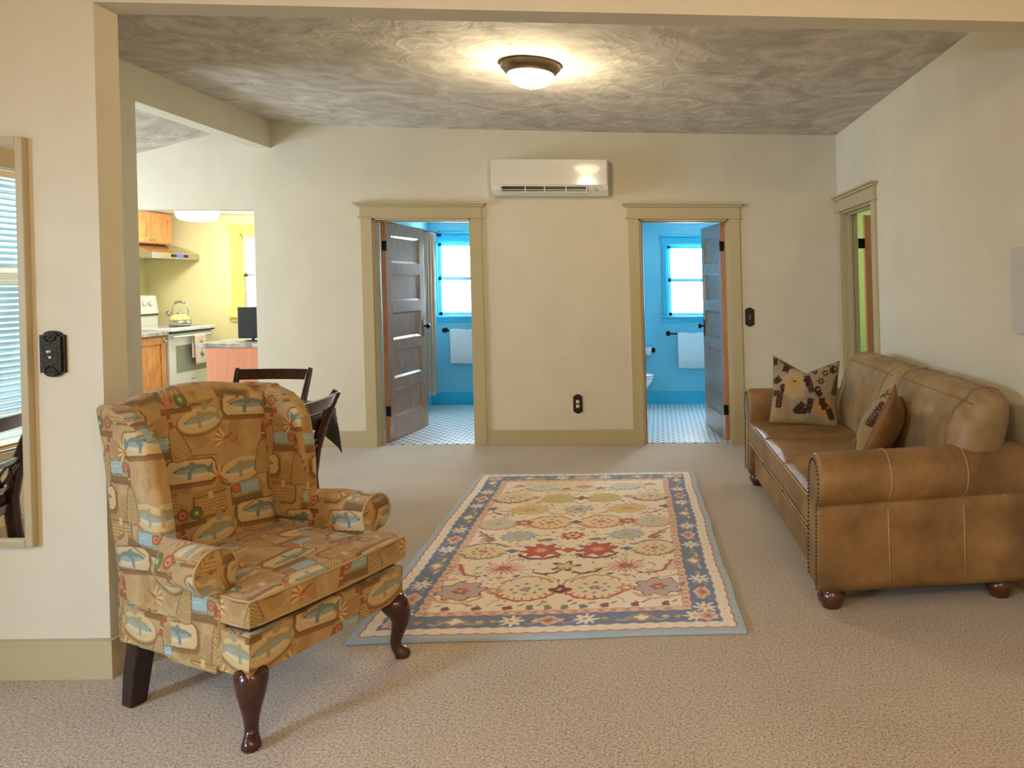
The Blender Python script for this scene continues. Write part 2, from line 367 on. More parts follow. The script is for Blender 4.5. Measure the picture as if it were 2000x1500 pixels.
FAB = Canvas(.40, .34, .0016, (174,143,98), True)
def fab():
    c = FAB; rs = np.random.RandomState(3)
    for _ in range(60):
        x, y = rs.rand()*.4, rs.rand()*.34; c.ell(x, y, .02+.03*rs.rand(), .01+.015*rs.rand(), [(148,112,66),(160,126,80),(188,158,112)][rs.randint(3)], rs.rand()*3, .45)
    BR = (104,72,44); OL = (152,140,104); RD = (146,82,56); BL = (142,152,140); BLD = (112,122,112); CR = (194,168,122)
    # two mounted fish plaques
    for (x, y, r) in ((.105, .292, .10), (.30, .125, .12)):
        c.rect(x+.005, y-.007, .084, .040, (122,86,48), r, .8, .016); c.rect(x, y, .080, .036, BR, r, 1, .014); c.rect(x, y, .0765, .0325, CR, r, 1, .013); c.fish(x, y, .115, BL, BLD, r)
    # oval plates with fish
    for (x, y, r) in ((.055, .10, -.12), (.345, .265, -.1)):
        c.ell(x+.003, y-.005, .077, .044, BR, r, .6); c.ell(x, y, .074, .041, (170,138,88), r); c.ell(x, y, .070, .037, CR, r); c.fish(x, y, .11, BL, OL, r)
    # wicker creels
    for (x, y, r) in ((.205, .215, .04), (.055, .19, -.03)):
        c.rect(x+.004, y-.005, .053, .041, BR, r, .7, .012); c.rect(x, y, .050, .038, (182,150,94), r, 1, .010)
        for k in range(7): c.rect(x, y-.034+k*.0095, .048, .0014, (128,94,50), r, .8)
        for k in range(9): c.rect(x-.044+k*.011, y-.006, .0010, .028, (140,106,60), r, .6)
        c.rect(x, y+.030, .052, .008, (160,124,70), r, 1, .004); c.rect(x, y+.021, .052, .0016, BR, r); c.rect(x, y+.020, .008, .011, CR, r)
        c.ell(x-.02, y-.05, .012, .014, OL, .4, .9)
    # boxed pictures with reel
    for (x, y, r) in ((.20, .045, .05), (.335, .045+.155, 0)):
        c.rect(x+.002, y-.012, .054, .030, BR, r, .75); c.rect(x, y, .050, .028, (158,142,104), r); c.rect(x-.012, y+.004, .034, .020, (96,96,84), r); c.rect(x-.012, y+.004, .032, .018, (146,166,166), r)
        c.line(x-.034, y+.004, x-.002, y+.010, .002, (200,200,184)); c.ell(x+.035, y+.008, .015, .015, RD); c.ell(x+.035, y+.008, .010, .010, (190,120,80)); c.ell(x+.035, y+.008, .004, .004, RD)
        c.rect(x, y-.026, .050, .007, (120,96,54), r)
    # reels on a shelf
    for (x, y) in ((.125, .155),):
        c.ell(x-.020, y+.012, .020, .020, BR); c.ell(x-.020, y+.012, .017, .017, (96,112,62)); c.ell(x-.020, y+.012, .006, .006, CR)
        c.ell(x+.022, y+.016, .018, .018, RD); c.ell(x+.022, y+.016, .010, .010, (190,130,84)); c.ell(x+.022, y+.016, .004, .004, BR)
        c.rect(x, y-.018, .048, .007, (124,92,48)); c.line(x-.04, y-.012, x+.046, y-.008, .003, BR)
    # landing nets with red handles
    for (x, y, r) in ((.265, .29, .12), (.135, .02+.02, -.2)):
        X, Y = c.loc(x, y, r); t = (Y+.055)/.11; wd = .006+.030*np.clip(1-t, 0, 1)**.55*np.clip((t)*7, 0, 1)**.5
        m = (np.abs(X) < wd) & (t > 0) & (t < 1); c.put(m, BR); m2 = (np.abs(X) < wd-.003) & (t > .02) & (t < 1); c.put(m2, (190,160,104))
        n = (np.minimum(np.abs((X+Y) % .011-.0055), np.abs((X-Y) % .011-.0055)) < .0012); c.put(m2 & n, (120,92,52))
        c.put((np.abs(X) < .007) & (t > .95) & (t < 1.45), RD); c.put((np.abs(X) < .007) & (t > 1.15) & (t < 1.19), CR)
    # feathered flies
    for (x, y, r) in ((.02, .255, .6), (.385, .03, -.5), (.235, .13-.035, 2.4)):
        for k in range(7): c.ell(x+.018*math.cos(r+k*.28), y+.018*math.sin(r+k*.28), .020, .0032, (150,112,62) if k % 2 else (206,178,126), r+k*.28)
        c.ell(x, y, .011, .007, (190,108,60), r); c.line(x, y, x-.03*math.cos(r), y-.03*math.sin(r), .003, BR)
    c.line(.30, .19-.03, .36, .17-.03, .004, BR, .7); c.line(.02, .325, .09, .335, .004, BR, .6)
fab()

# ================================================================== THE HOUSE
def wall(name, mat, axis, t0, t1, a0, a1, z0, z1, holes=(), fn=None, lean=True, label=None):
    """a wall slab; axis 'y': runs along x between y=t0..t1; axis 'x': runs along y between x=t0..t1"""
    m = MB(fn); xs = a0
    def bx(p, q, za, zb):
        if q-p < 1e-4 or zb-za < 1e-4: return
        m.box(p, q, t0, t1, za, zb) if axis == 'y' else m.box(t0, t1, p, q, za, zb)
    for (p, q, za, zb) in sorted(holes):
        bx(xs, p, z0, z1); bx(p, q, z0, za); bx(p, q, zb, z1); xs = q
    bx(xs, a1, z0, z1)
    return struct(m.build(name, mat, lean=lean), label)
YB = 6.83; YK = 9.05
def RW(a, b, z): return (1.72+.019*a+b, YB-a+.019*b, z)      # right wall frame: a = metres from the far corner towards the viewer, b = into the wall
# floors
m = MB(); m.box(-7.5, 4.2, -3.4, 6.90, -.1, 0); struct(m.build('floor', M['carpet']), 'beige fleck carpet through the rooms')
m = MB(); m.box(-2.95, 2.0, 6.90, 9.2, -.1, .004); struct(m.build('floor_bathroom', M['tile']), 'white mosaic tile floor with black dots')
m = MB(); m.box(-7.5, -2.95, 6.90, 9.3, -.1, 0.0); struct(m.build('floor_kitchen', plain('kitchen_vinyl', (190,170,130), .4)))
# back wall of the living room
wall('wall_back', M['wall'], 'y', YB, YB+.12, -6.2, 1.9, 0, 3.2, [(-5.75,-3.605,0,2.15),(-2.545,-1.655,0,2.075),(-.12,.705,0,2.075)], label='cream plaster back wall')
wall('wall_right', M['wall'], 'x', 0, .14, 0, 10.2, 0, 3.2, [(.13,1.05,0,2.13)], fn=lambda x, y, z: RW(y, x, z), label='cream plaster right wall')
wall('wall_partition', M['wall'], 'y', 2.863, 2.99, -4.14, -2.066, 0, 3.0, label='peach lit end of partition wall at left')
wall('wall_left', M['wall'], 'x', -3.595, -3.445, 2.99, 5.09, 0, 3.1)
wall('wall_left_front', M['wall'], 'x', -4.14, -4.0, -3.3, 2.863, 0, 3.1, [(.55,1.6,.45,2.2),(-1.5,.1,.5,1.95)])
wall('wall_front', M['wall'], 'y', -3.3, -3.2, -4.14, 2.2, 0, 3.1)
# header over the wide opening (sags slightly to the right)
def hd(x, y, z): return (x, y, z if z > 2.9 else z-.012*(x+2.07))
m = MB(hd)
for i in range(8):
    x0 = -2.066+i*(1.92+2.066)/8; m.box(x0, x0+(1.92+2.066)/8, 2.863, 2.99, 2.552, 3.1)
struct(m.build('trim_header', M['wall'], lean=True), 'plaster header across the wide opening')
m = MB(); m.box(-3.595, -3.445, 5.09, YB, 2.712, 3.1)
struct(m.build('trim_beam', M['wall'], lean=True), 'plaster beam over the side opening')
# ceilings
def cz(x): return float(np.interp(x, [-4.3,-3.5,-3.2,-2.6,-1.9,-.5,1.9], [2.965,2.962,2.935,2.912,2.896,2.872,2.85]))
m = MB(); m.grid(lambda u, v: (-3.66+5.7*u, 2.9+v*4.05, cz(-3.66+5.7*u)), 60, 30)
o = m.build('ceiling', M['ceiling'], lean=True); struct(o, 'swirled plaster ceiling')
m = MB(); m.box(-4.2, 2.3, -3.4, 2.95, 2.93, 3.0); struct(m.build('ceiling_front_room', M['ceiling'], lean=True))
m = MB(); m.prism([(-6.3, 2.835+.27*(-6.3+3.965)), (-3.59, 2.936), (-3.59, 3.0), (-6.3, 2.835+.27*(-6.3+3.965)+.08)], 2.9, YB, 'y'); struct(m.build('ceiling_dining', M['ceiling'], lean=True))
wall('wall_dining_left', M['wall'], 'x', -6.2, -6.08, 2.9, YB, 0, 2.4, [(4.1,6.1,.75,2.1)])
wall('wall_dining_front', M['wall'], 'y', 2.87, 2.99, -6.2, -4.14, 0, 3.1)
# kitchen shell
m = MB(); m.box(-6.3, -2.95, YB+.12, 9.2, 2.30, 2.4); struct(m.build('ceiling_kitchen', M['whitetrim'], lean=True))
wall('wall_kitchen_back', M['yellow'], 'y', YK, YK+.12, -6.3, -2.9, 0, 2.4, [(-4.96,-3.9,1.10,2.07)], label='pale yellow kitchen wall')
wall('wall_kitchen_left', M['yellow'], 'x', -6.2, -6.08, YB+.12, YK, 0, 2.4)
wall('wall_kitchen_inner', M['yellow'], 'y', YB+.12, YB+.135, -3.60, -2.95, 0, 2.4)
# bathrooms shell
YT = 9.10
wall('wall_bathroom_back', M['blue'], 'y', YT, YT+.12, -2.95, 1.95, 0, 2.35, [(-2.655,-1.85,1.09,1.99),(.150,.955,1.08,1.96)], label='sky blue bathroom wall')
wall('wall_bathroom_left', M['blue'], 'x', -2.95, -2.745, YB+.12, YT, 0, 2.35)
wall('wall_bathroom_middle', M['blue'], 'x', -1.0, -.86, YB+.12, YT, 0, 2.35)
wall('wall_bathroom_right', M['blue'], 'x', 1.3, 1.42, YB+.12, YT, 0, 2.35)
m = MB()
for a, b in ((-2.745,-2.55),(-1.65,-1.0),(-.86,-.125),(.71,1.3)): m.box(a, b, YB+.12, YB+.13, 0, 2.3)
m.box(-2.55, -1.65, YB+.12, YB+.13, 2.08, 2.3); m.box(-.125, .71, YB+.12, YB+.13, 2.08, 2.3)
struct(m.build('wall_bathroom_front', M['blue'], lean=True))
m = MB(); m.box(-2.95, 1.5, YB+.12, 9.25, 2.275, 2.35); struct(m.build('ceiling_bathroom', M['whitetrim'], lean=True))
m = MB(); m.box(-2.745, -1.0, YT-.018, YT, 0, .155); m.box(-.86, 1.3, YT-.018, YT, 0, .155); struct(m.build('baseboard_bathroom', M['bluetrim'], lean=True), 'teal bathroom baseboard')
# bedroom beyond the right wall
m = MB(); m.box(1.9, 4.2, 3.0, 9.0, 2.4, 2.5); struct(m.build('ceiling_bedroom', M['whitetrim']))
wall('wall_bedroom_back', M['green'], 'y', 7.9, 8.0, 1.6, 4.2, 0, 2.5, lean=False)
wall('wall_bedroom_right', M['green'], 'x', 4.1, 4.2, 3.0, 8.0, 0, 2.5, [(6.4,7.9,.8,2.1)], lean=False)
wall('wall_bedroom_front', M['green'], 'y', 3.0, 3.1, 1.95, 4.2, 0, 2.5, lean=False)
m = MB(); m.box(4.15, 2.0, 6.9, 8.0, -.1, 0); struct(m.build('floor_bedroom', M['carpet']))
# baseboards
def bb(name, x0, x1): 
    m = MB(); m.box(x0, x1, YB-.018, YB, 0, .143, .003); struct(m.build(name, M['trim'], lean=True), None)
bb('baseboard_back', -3.605, -2.632); bb('baseboard_back.001', -1.532, -.216); bb('baseboard_back.002', .79, 1.72)
m = MB(lambda x, y, z: RW(y, x, z)); m.box(-.018, 0, 1.18, 10, 0, .143, .003); struct(m.build('baseboard_right', M['trim'], lean=True))
m = MB(); m.box(-4.0, -2.048, 2.843, 2.863, 0, .132); m.box(-4.0, -2.045, 2.838, 2.863, .132, .146)
m.box(-2.066, -2.048, 2.863, 2.99, 0, .132); m.box(-2.066, -2.045, 2.863, 2.99, .132, .146)
struct(m.build('baseboard_left', M['trim'], lean=True), 'tan baseboard around the partition end')
m = MB(); m.box(-3.445, -3.427, 2.99, 5.09, 0, .143); struct(m.build('baseboard_left_room', M['trim'], lean=True))

# ---- doorways: casing + jamb + panelled leaf
def casing(mb, x0, x1, zt, y=0, w=.10, hx=.02, cap=.05):
    """front face looking to -y, opening x0..x1, top zt"""
    mb.box(x0-w, x0, y-.02, y, 0, zt, .002); mb.box(x1, x1+w, y-.02, y, 0, zt, .002)
    mb.box(x0-w-.022, x1+w+.022, y-.032, y, zt, zt+.014, .002)
    mb.box(x0-w-.004, x1+w+.004, y-.024, y, zt+.014, zt+.108, .002)
    mb.box(x0-w-.028, x1+w+.028, y-.046, y, zt+.108, zt+.126, .002); mb.box(x0-w-cap, x1+w+cap, y-.066, y, zt+.126, zt+.142, .003)
def leaf_mesh(W, H, T, mb_frame, mb_panel, n=5):
    """leaf from x=0 (hinge) to x=W, thickness y 0..T, horizontal recessed panels"""
    st = .115; top = .115; bot = .21; rail = .105
    mb_frame.box(0, st, 0, T, 0, H, .002); mb_frame.box(W-st, W, 0, T, 0, H, .002)
    ph = (H-top-bot-rail*(n-1))/n; z = bot; mb_frame.box(st, W-st, 0, T, 0, bot); zz = []
    for k in range(n):
        zz.append((z, z+ph)); z += ph
        if k < n-1: mb_frame.box(st, W-st, 0, T, z, z+rail); z += rail
    mb_frame.box(st, W-st, 0, T, H-top, H)
    for a, b in zz:
        mb_panel.box(st-.003, W-st+.003, T*.40, T*.60, a-.003, b+.003)
        d = T*.38; g = .020
        for y0, y1 in ((0, d), (T, T-d)):
            mb_panel.prism([(y0+(.002 if y1 > y0 else -.002), a), (y1, a), (y1, a+g)], st, W-st, 'x')
            mb_panel.prism([(y0+(.002 if y1 > y0 else -.002), b), (y1, b), (y1, b-g)], st, W-st, 'x')
            mb_panel.prism([(st, y0+(.002 if y1 > y0 else -.002)), (st, y1), (st+g, y1)], a, b, 'z')
            mb_panel.prism([(W-st, y0+(.002 if y1 > y0 else -.002)), (W-st, y1), (W-st-g, y1)], a, b, 'z')
def door_unit(name, x0, x1, zt, hinge_side, ang, label):
    r = empty(name, (x0, YB, 0), kind='structure'); r['label'] = label
    def L(mb): mb.T = Matrix.Translation((-x0, -YB, 0)); return mb
    m = L(MB()); casing(m, x0, x1, zt, YB); m.build('casing', M['trim'], r, lean=True)
    m = L(MB()); m.box(x0-.002, x0+.016, YB-.005, YB+.125, 0, zt, .001); m.box(x1-.016, x1+.002, YB-.005, YB+.125, 0, zt, .001); m.box(x0, x1, YB-.005, YB+.125, zt-.016, zt+.001)
    m.box(x0+.016, x0+.028, YB+.05, YB+.082, 0, zt-.016); m.box(x1-.028, x1-.016, YB+.05, YB+.082, 0, zt-.016); m.box(x0+.016, x1-.016, YB+.05, YB+.082, zt-.028, zt-.016)
    m.build('jamb', M['trim'], r, lean=True)
    W = x1-x0-.04; H = zt-.028; hx = x0+.024 if hinge_side < 0 else x1-.024; hy = YB+.128
    fr = MB(); pn = MB(); leaf_mesh(W, H-.008, .044, fr, pn)
    base = Matrix.Translation((hx-x0, hy-YB, .012))
    if hinge_side < 0: T = base @ Matrix.Rotation(ang, 4, 'Z') @ Matrix.Translation((0, -.044, 0))
    else: T = base @ Matrix.Rotation(-ang, 4, 'Z') @ Matrix.Scale(-1, 4, (1,0,0)) @ Matrix.Translation((0, -.044, 0))
    def tr(mb): mb.v = [tuple(T @ Vector(v)) for v in mb.v]; return mb
    lf_o = tr(fr).build('leaf', M['fir'], r, lean=True); tr(pn).build('panel', M['fir'], lf_o, lean=True)
    e = MB(); e.box(-.0015, .0, 0, .044, 0, H-.008); tr(e).build('edge', M['firedge'], lf_o, lean=True)
    for hz in (.285, 1.82):
        h = MB(); h.box(-.010, .002, -.004, .030, hz-.045, hz+.045, .002); h.lathe([(.008,-.048),(.008,.048)], (-.006, -.008, hz), n=10); h.box(-.024,-.004,-.012,-.004,hz-.045,hz+.045,.001)
        tr(h).build('hinge', M['black'], lf_o, lean=True)
    for yy, sg in ((.0, -1), (.044, 1)):
        k = MB(); k.box(W-.075, W-.03, yy, yy+sg*.005, .93, 1.10, .002); pl = tr(k).build('knob_plate', M['bronze'], lf_o, lean=True)
        k = MB(); k.lathe([(.009,0),(.008,sg*.022),(.012,sg*.030),(.026,sg*.040),(.028,sg*.052),(.020,sg*.062),(.003,sg*.066)], (W-.053, yy, 1.03), 'y', 18); tr(k).build('knob', M['black'], lf_o, lean=True)
    return r
door_unit('door_1', -2.545, -1.655, 2.075, -1, math.radians(84), 'five panel wooden door standing open into the left bathroom')
door_unit('door_2', -.12, .705, 2.075, 1, math.radians(80), 'five panel wooden door standing open into the right bathroom')
# right wall doorway behind the sofa
r = empty('door_3', RW(.6, 0, 0), kind='structure'); r['label'] = 'narrow view through doorway in the right wall behind sofa'
RL = r.location.copy()
def RWl(x, y, z): v = RW(x, y, z); return (v[0]-RL.x, v[1]-RL.y, v[2])
m = MB(RWl); casing(m, .13, 1.05, 2.13, 0); m.build('casing', M['trim'], r, lean=True)
m = MB(RWl)
m.box(.128, .146, 0, .14, 0, 2.13); m.box(1.034, 1.052, 0, .14, 0, 2.13); m.box(.13, 1.05, 0, .14, 2.114, 2.131)
m.box(.146, .160, .055, .085, 0, 2.114); m.box(1.02, 1.034, .055, .085, 0, 2.114); m.box(.146, 1.034, .055, .085, 2.10, 2.114)
m.build('jamb', M['trim'], r, lean=True)
fr = MB(); pn = MB(); leaf_mesh(.84, 2.09, .044, fr, pn)
T3 = Matrix.Translation((RW(.16, .20, 0)[0]-RL.x, RW(.16, .20, 0)[1]-RL.y, .012)) @ Matrix.Rotation(math.radians(4), 4, 'Z')
for mb in (fr, pn): mb.v = [tuple(T3 @ Vector(v)) for v in mb.v]
fr.build('leaf', M['firedge'], r, lean=True); pn.build('panel', M['firedge'], r, lean=True)
m = MB(RWl); m.box(.150, .162, .14, .20, 1.80, 1.89, .002); m.box(.150, .162, .14, .20, .30, .39, .002); m.build('hinge', M['black'], r, lean=True)

# ---- windows
def bath_window(name, x0, x1, z0, z1, trim, y=YT, glass='frost', label=None, w=.055, lean=True):
    r = empty(name, (x0, y, z0), kind='structure')
    if label: r['label'] = label
    def L(): a = MB(); a.T = Matrix.Translation((-x0, -y, -z0)); return a
    m = L(); zt = z1
    m.box(x0-w, x0, y-.02, y, z0, zt, .002); m.box(x1, x1+w, y-.02, y, z0, zt, .002)
    m.box(x0-w-.01, x1+w+.01, y-.022, y, zt, zt+.09, .002); m.box(x0-w-.03, x1+w+.03, y-.045, y, zt+.09, zt+.115, .003)
    m.box(x0-w-.03, x1+w+.03, y-.05, y+.03, z0-.028, z0, .004); m.box(x0-w-.01, x1+w+.01, y-.02, y, z0-.075, z0-.028, .002)
    for a, b in ((x0, x0+.015), (x1-.015, x1)): m.box(a, b, y, y+.12, z0, zt)
    m.box(x0, x1, y, y+.12, zt-.015, zt)
    m.build('casing', trim, r, lean=lean)
    m = L(); zm = (z0+z1)/2
    for (za, zb, yy) in ((zm-.015, zt-.015, .065), (z0, zm+.015, .04)):
        m.box(x0+.015, x0+.055, y+yy, y+yy+.03, za, zb, .002); m.box(x1-.055, x1-.015, y+yy, y+yy+.03, za, zb, .002)
        m.box(x0+.015, x1-.015, y+yy, y+yy+.03, za, za+.04, .002); m.box(x0+.015, x1-.015, y+yy, y+yy+.03, zb-.035, zb, .002)
    m.build('sash', M['sash'], r, lean=lean)
    m = L(); m.box(x0+.04, x1-.04, y+.078, y+.082, zm, zt-.03); m.box(x0+.04, x1-.04, y+.053, y+.057, z0+.02, zm); m.build('pane', M[glass], r, lean=lean)
    return r
M['sash'] = plain('pale_blue_sash', (150,205,236), .4)
bath_window('window_1', -2.655, -1.85, 1.09, 1.99, M['bluetrim'], label='frosted window in the left bathroom with teal trim')
bath_window('window_2', .150, .955, 1.08, 1.96, M['bluetrim'], label='frosted window in the right bathroom with teal trim')
M['sash'] = plain('white_sash', (226,232,228), .4)
bath_window('window_3', -4.96, -3.9, 1.10, 2.07, M['yellowtrim'], y=YK, glass='glass', w=.11, label='kitchen window with yellow trim')
# front room window (behind the viewer, seen in the mirror) and dining window, simple sashes facing +x
def side_window(name, X, y0, y1, z0, z1, label=None):
    r = empty(name, (X, y0, z0), kind='structure')
    if label: r['label'] = label
    def L(): a = MB(); a.T = Matrix.Translation((-X, -y0, -z0)); return a
    m = L(); w = .09
    m.box(X, X+.02, y0-w, y0, z0, z1); m.box(X, X+.02, y1, y1+w, z0, z1); m.box(X, X+.03, y0-w-.02, y1+w+.02, z1, z1+.12); m.box(X-.02, X+.06, y0-w-.02, y1+w+.02, z0-.03, z0)
    m.build('casing', M['trim'], r, lean=True)
    m = L(); zm = z0+(z1-z0)*.62
    for za, zb in ((z0, zm), (zm, z1)):
        m.box(X-.09, X-.06, y0, y0+.05, za, zb); m.box(X-.09, X-.06, y1-.05, y1, za, zb); m.box(X-.09, X-.06, y0, y1, za, za+.05); m.box(X-.09, X-.06, y0, y1, zb-.05, zb)
    m.build('sash', M['whitetrim'], r, lean=True)
    m = L(); m.box(X-.078, X-.074, y0+.02, y1-.02, z0+.02, z1-.02); m.build('pane', M['glass'], r, lean=True)
side_window('window_4', -4.0, .55, 1.6, .45, 2.2, 'front room window with blinds reflected in the mirror')
side_window('window_6', -4.0, -1.5, .1, .5, 1.95)
side_window('window_5', -6.08, 4.1, 6.1, .75, 2.1)
def blind(name, x, y0, y1, z0, z1, pitch, label):
    m = MB(); z = z0+.02
    while z < z1-.05:
        m._add([(x-.010, y0, z-.006), (x+.012, y0, z+.006), (x+.012, y1, z+.006), (x-.010, y1, z-.006), (x-.010, y0, z-.0045), (x+.012, y0, z+.0075), (x+.012, y1, z+.0075), (x-.010, y1, z-.0045)], [(0,1,2,3),(4,7,6,5),(0,4,5,1),(2,6,7,3),(1,5,6,2),(0,3,7,4)]); z += pitch
    m.box(x-.014, x+.018, y0, y1, z1-.045, z1, .002); m.box(x-.012, x+.012, y0, y1, z0, z0+.014)
    for yy in (y0+.2, y1-.2): m.box(x-.0015, x+.0015, yy, yy+.003, z0, z1)
    o = m.build(name, M['ivory'], lean=True); tag(o, label, 'blind'); return o
blind('window_blind', -4.025, .56, 1.59, .46, 2.19, .038, 'white slatted blind in the front room window, seen in the mirror')
m = MB(); y = YK+.03; z = 1.12
while z < 2.0: m.box(-4.94, -3.92, y-.010, y+.010, z, z+.0025); z += .026
m.box(-4.94, -3.92, y-.014, y+.018, 2.0, 2.055, .002)
tag(m.build('window_blind', M['ivory'], lean=True), 'white slatted blind half hidden in the yellow trimmed kitchen window', 'blind')
m = MB(); m.box(-9, -8.9, -6, 12, -1, 5); struct(m.build('foliage_backdrop', M['outside']), None)  # added backdrop plane standing in for foliage outside the front room window

# ================================================================== soft slabs
def edge_prof(n, L, r, boxy, k=6):
    """positions (0..L) with half-thickness factor; boxy adds upright sides"""
    ed = []
    if boxy:
        for j in range(boxy): ed.append((0.0, .85*j/boxy))
        for j in range(k+1): th = PI/2*j/k; ed.append((r*(1-math.cos(th)), .85+.15*math.sin(th)))
    else:
        for j in range(k+1): th = PI/2*j/k; ed.append((r*(1-math.cos(th)), math.sin(th)))
    mid = [(r+(L-2*r)*i/n, 1.0) for i in range(1, n)]
    return ed+mid+[(L-p, t) for p, t in reversed(ed)]
def slab(name, mat, parent, fn, w, h, T, res=.01, r=None, boxy=0, N=(0,1,0), two=True, paint_=None, puff=0, smooth=True, ku=6, lean=False):
    """fn(U,V) -> X,Y,Z arrays of the middle sheet, U,V in 0..1"""
    r = r if r is not None else T/2
    pu = edge_prof(max(3, int(w/res)), w, r, boxy, ku); pv = edge_prof(max(3, int(h/res)), h, r, boxy, ku)
    U, V = np.meshgrid([p/w for p, _ in pu], [p/h for p, _ in pv]); tu, tv = np.meshgrid([t for _, t in pu], [t for _, t in pv])
    t = np.minimum(tu, tv); H = T/2*t
    H = H+puff*np.clip((1-(2*U-1)**2), 0, 1)**.6*np.clip((1-(2*V-1)**2), 0, 1)**.6*(t > .99)
    P = np.stack(fn(U, V), -1)
    Nn = N(U, V) if callable(N) else np.array(N, float)
    if callable(N): Nn = np.stack(Nn, -1)
    A = P+Nn*H[..., None]; B = P-Nn*H[..., None]
    ny, nx = U.shape; idA = np.arange(ny*nx).reshape(ny, nx); bd = np.zeros((ny, nx), bool); bd[0] = bd[-1] = True; bd[:, 0] = bd[:, -1] = True
    idB = idA.copy(); ins = ~bd; idB[ins] = ny*nx+np.arange(ins.sum())
    verts = np.concatenate([A.reshape(-1, 3), B[ins]])
    def q(I, flip):
        a, b, c, d = I[:-1, :-1], I[:-1, 1:], I[1:, 1:], I[1:, :-1]
        f = np.stack([a, b, c, d] if not flip else [d, c, b, a], -1).reshape(-1, 4); return f
    faces = np.concatenate([q(idA, False), q(idB, True)])
    return npmesh(name, verts, faces, mat, parent, paint_, smooth, lean)
def npmesh(name, verts, faces, mat, parent=None, paint_=None, smooth=True, lean=False):
    me = bpy.data.meshes.new(name); me.from_pydata(verts.tolist(), [], faces.tolist())
    bm = bmesh.new(); bm.from_mesh(me); bmesh.ops.recalc_face_normals(bm, faces=bm.faces[:]); bm.to_mesh(me); bm.free()
    o = newobj(name, me, mat, parent, smooth)
    if paint_: triplanar(me, *paint_)
    if lean: LEAN.append(o)
    return o
def triplanar(me, canvas, du=0, dv=0, mode=None):
    n = len(me.vertices); co = np.empty(n*3); me.vertices.foreach_get('co', co); co = co.reshape(-1, 3)
    no = np.empty(n*3); me.vertex_normals.foreach_get('vector', no); no = np.abs(no.reshape(-1, 3))
    no[:, 2] *= 1.0
    ux = np.where((no[:, 2] > .72), co[:, 0], np.where(no[:, 1] > no[:, 0], co[:, 0], co[:, 1]*1.0))
    vx = np.where((no[:, 2] > .72), co[:, 1], co[:, 2])
    paint(me, canvas, (ux+du)*.80, (vx+dv)*.80)

# ================================================================== ARMCHAIR
ac = empty('wingback_armchair', (-1.434, 2.814, 0), math.radians(-114.5), 'wing-back armchair in tan fishing-print fabric with dark cabriole front legs', 'armchair')
PR = M['print']
def yb(z): return np.interp(z, [.2,.45,1.08], [-.345,-.35,-.475])       # middle of the back
def crest(x): return 1.045+.045*np.cos(np.clip(np.abs(x)/.31, 0, 1)*PI/2)**1.2
def back_fn(U, V):
    hw = np.interp(V, [0,.3,1], [.265,.27,.295]); x = (2*U-1)*hw; z = .30+V*(crest(x)-.30)
    return x, yb(z)+.03*(x/.3)**2*V, z
slab('backrest', PR, ac, back_fn, .58, .78, .115, .0035, .05, 0, (0,1,-.15), True, (FAB, .05, .02), .012)
def outer_fn(U, V):
    x = (2*U-1)*.305; z = .225+V*.78; return x, yb(z)-.05, z
slab('outer_back', PR, ac, outer_fn, .66, .75, .03, .01, .014, 0, (0,1,0), True, (FAB, .2, .1))
ZW = [.50,.62,.75,.86,.93,.985,1.02,1.045]; YW = [-.10,-.115,-.135,-.165,-.205,-.265,-.34,-.43]
for sx in (1, -1):
    def wing_fn(U, V, sx=sx):
        z = .50+V*(.545 if sx > 0 else .560); yf = np.interp(z, ZW, YW if sx > 0 else [-.115,-.135,-.145,-.160,-.178,-.215,-.27,-.36]); y0 = yb(z)-.055; y = y0+U*(yf-y0)
        x = (.284 if sx > 0 else .272)+.016*U+.004*V+.008*np.sin(PI*V)*U
        return sx*x, y, z
    slab('wing', PR, ac, wing_fn, .34, .55, .062, .0036, .031, 0, (1,0,0), True, (FAB, .11 if sx > 0 else .02, .07), .004)
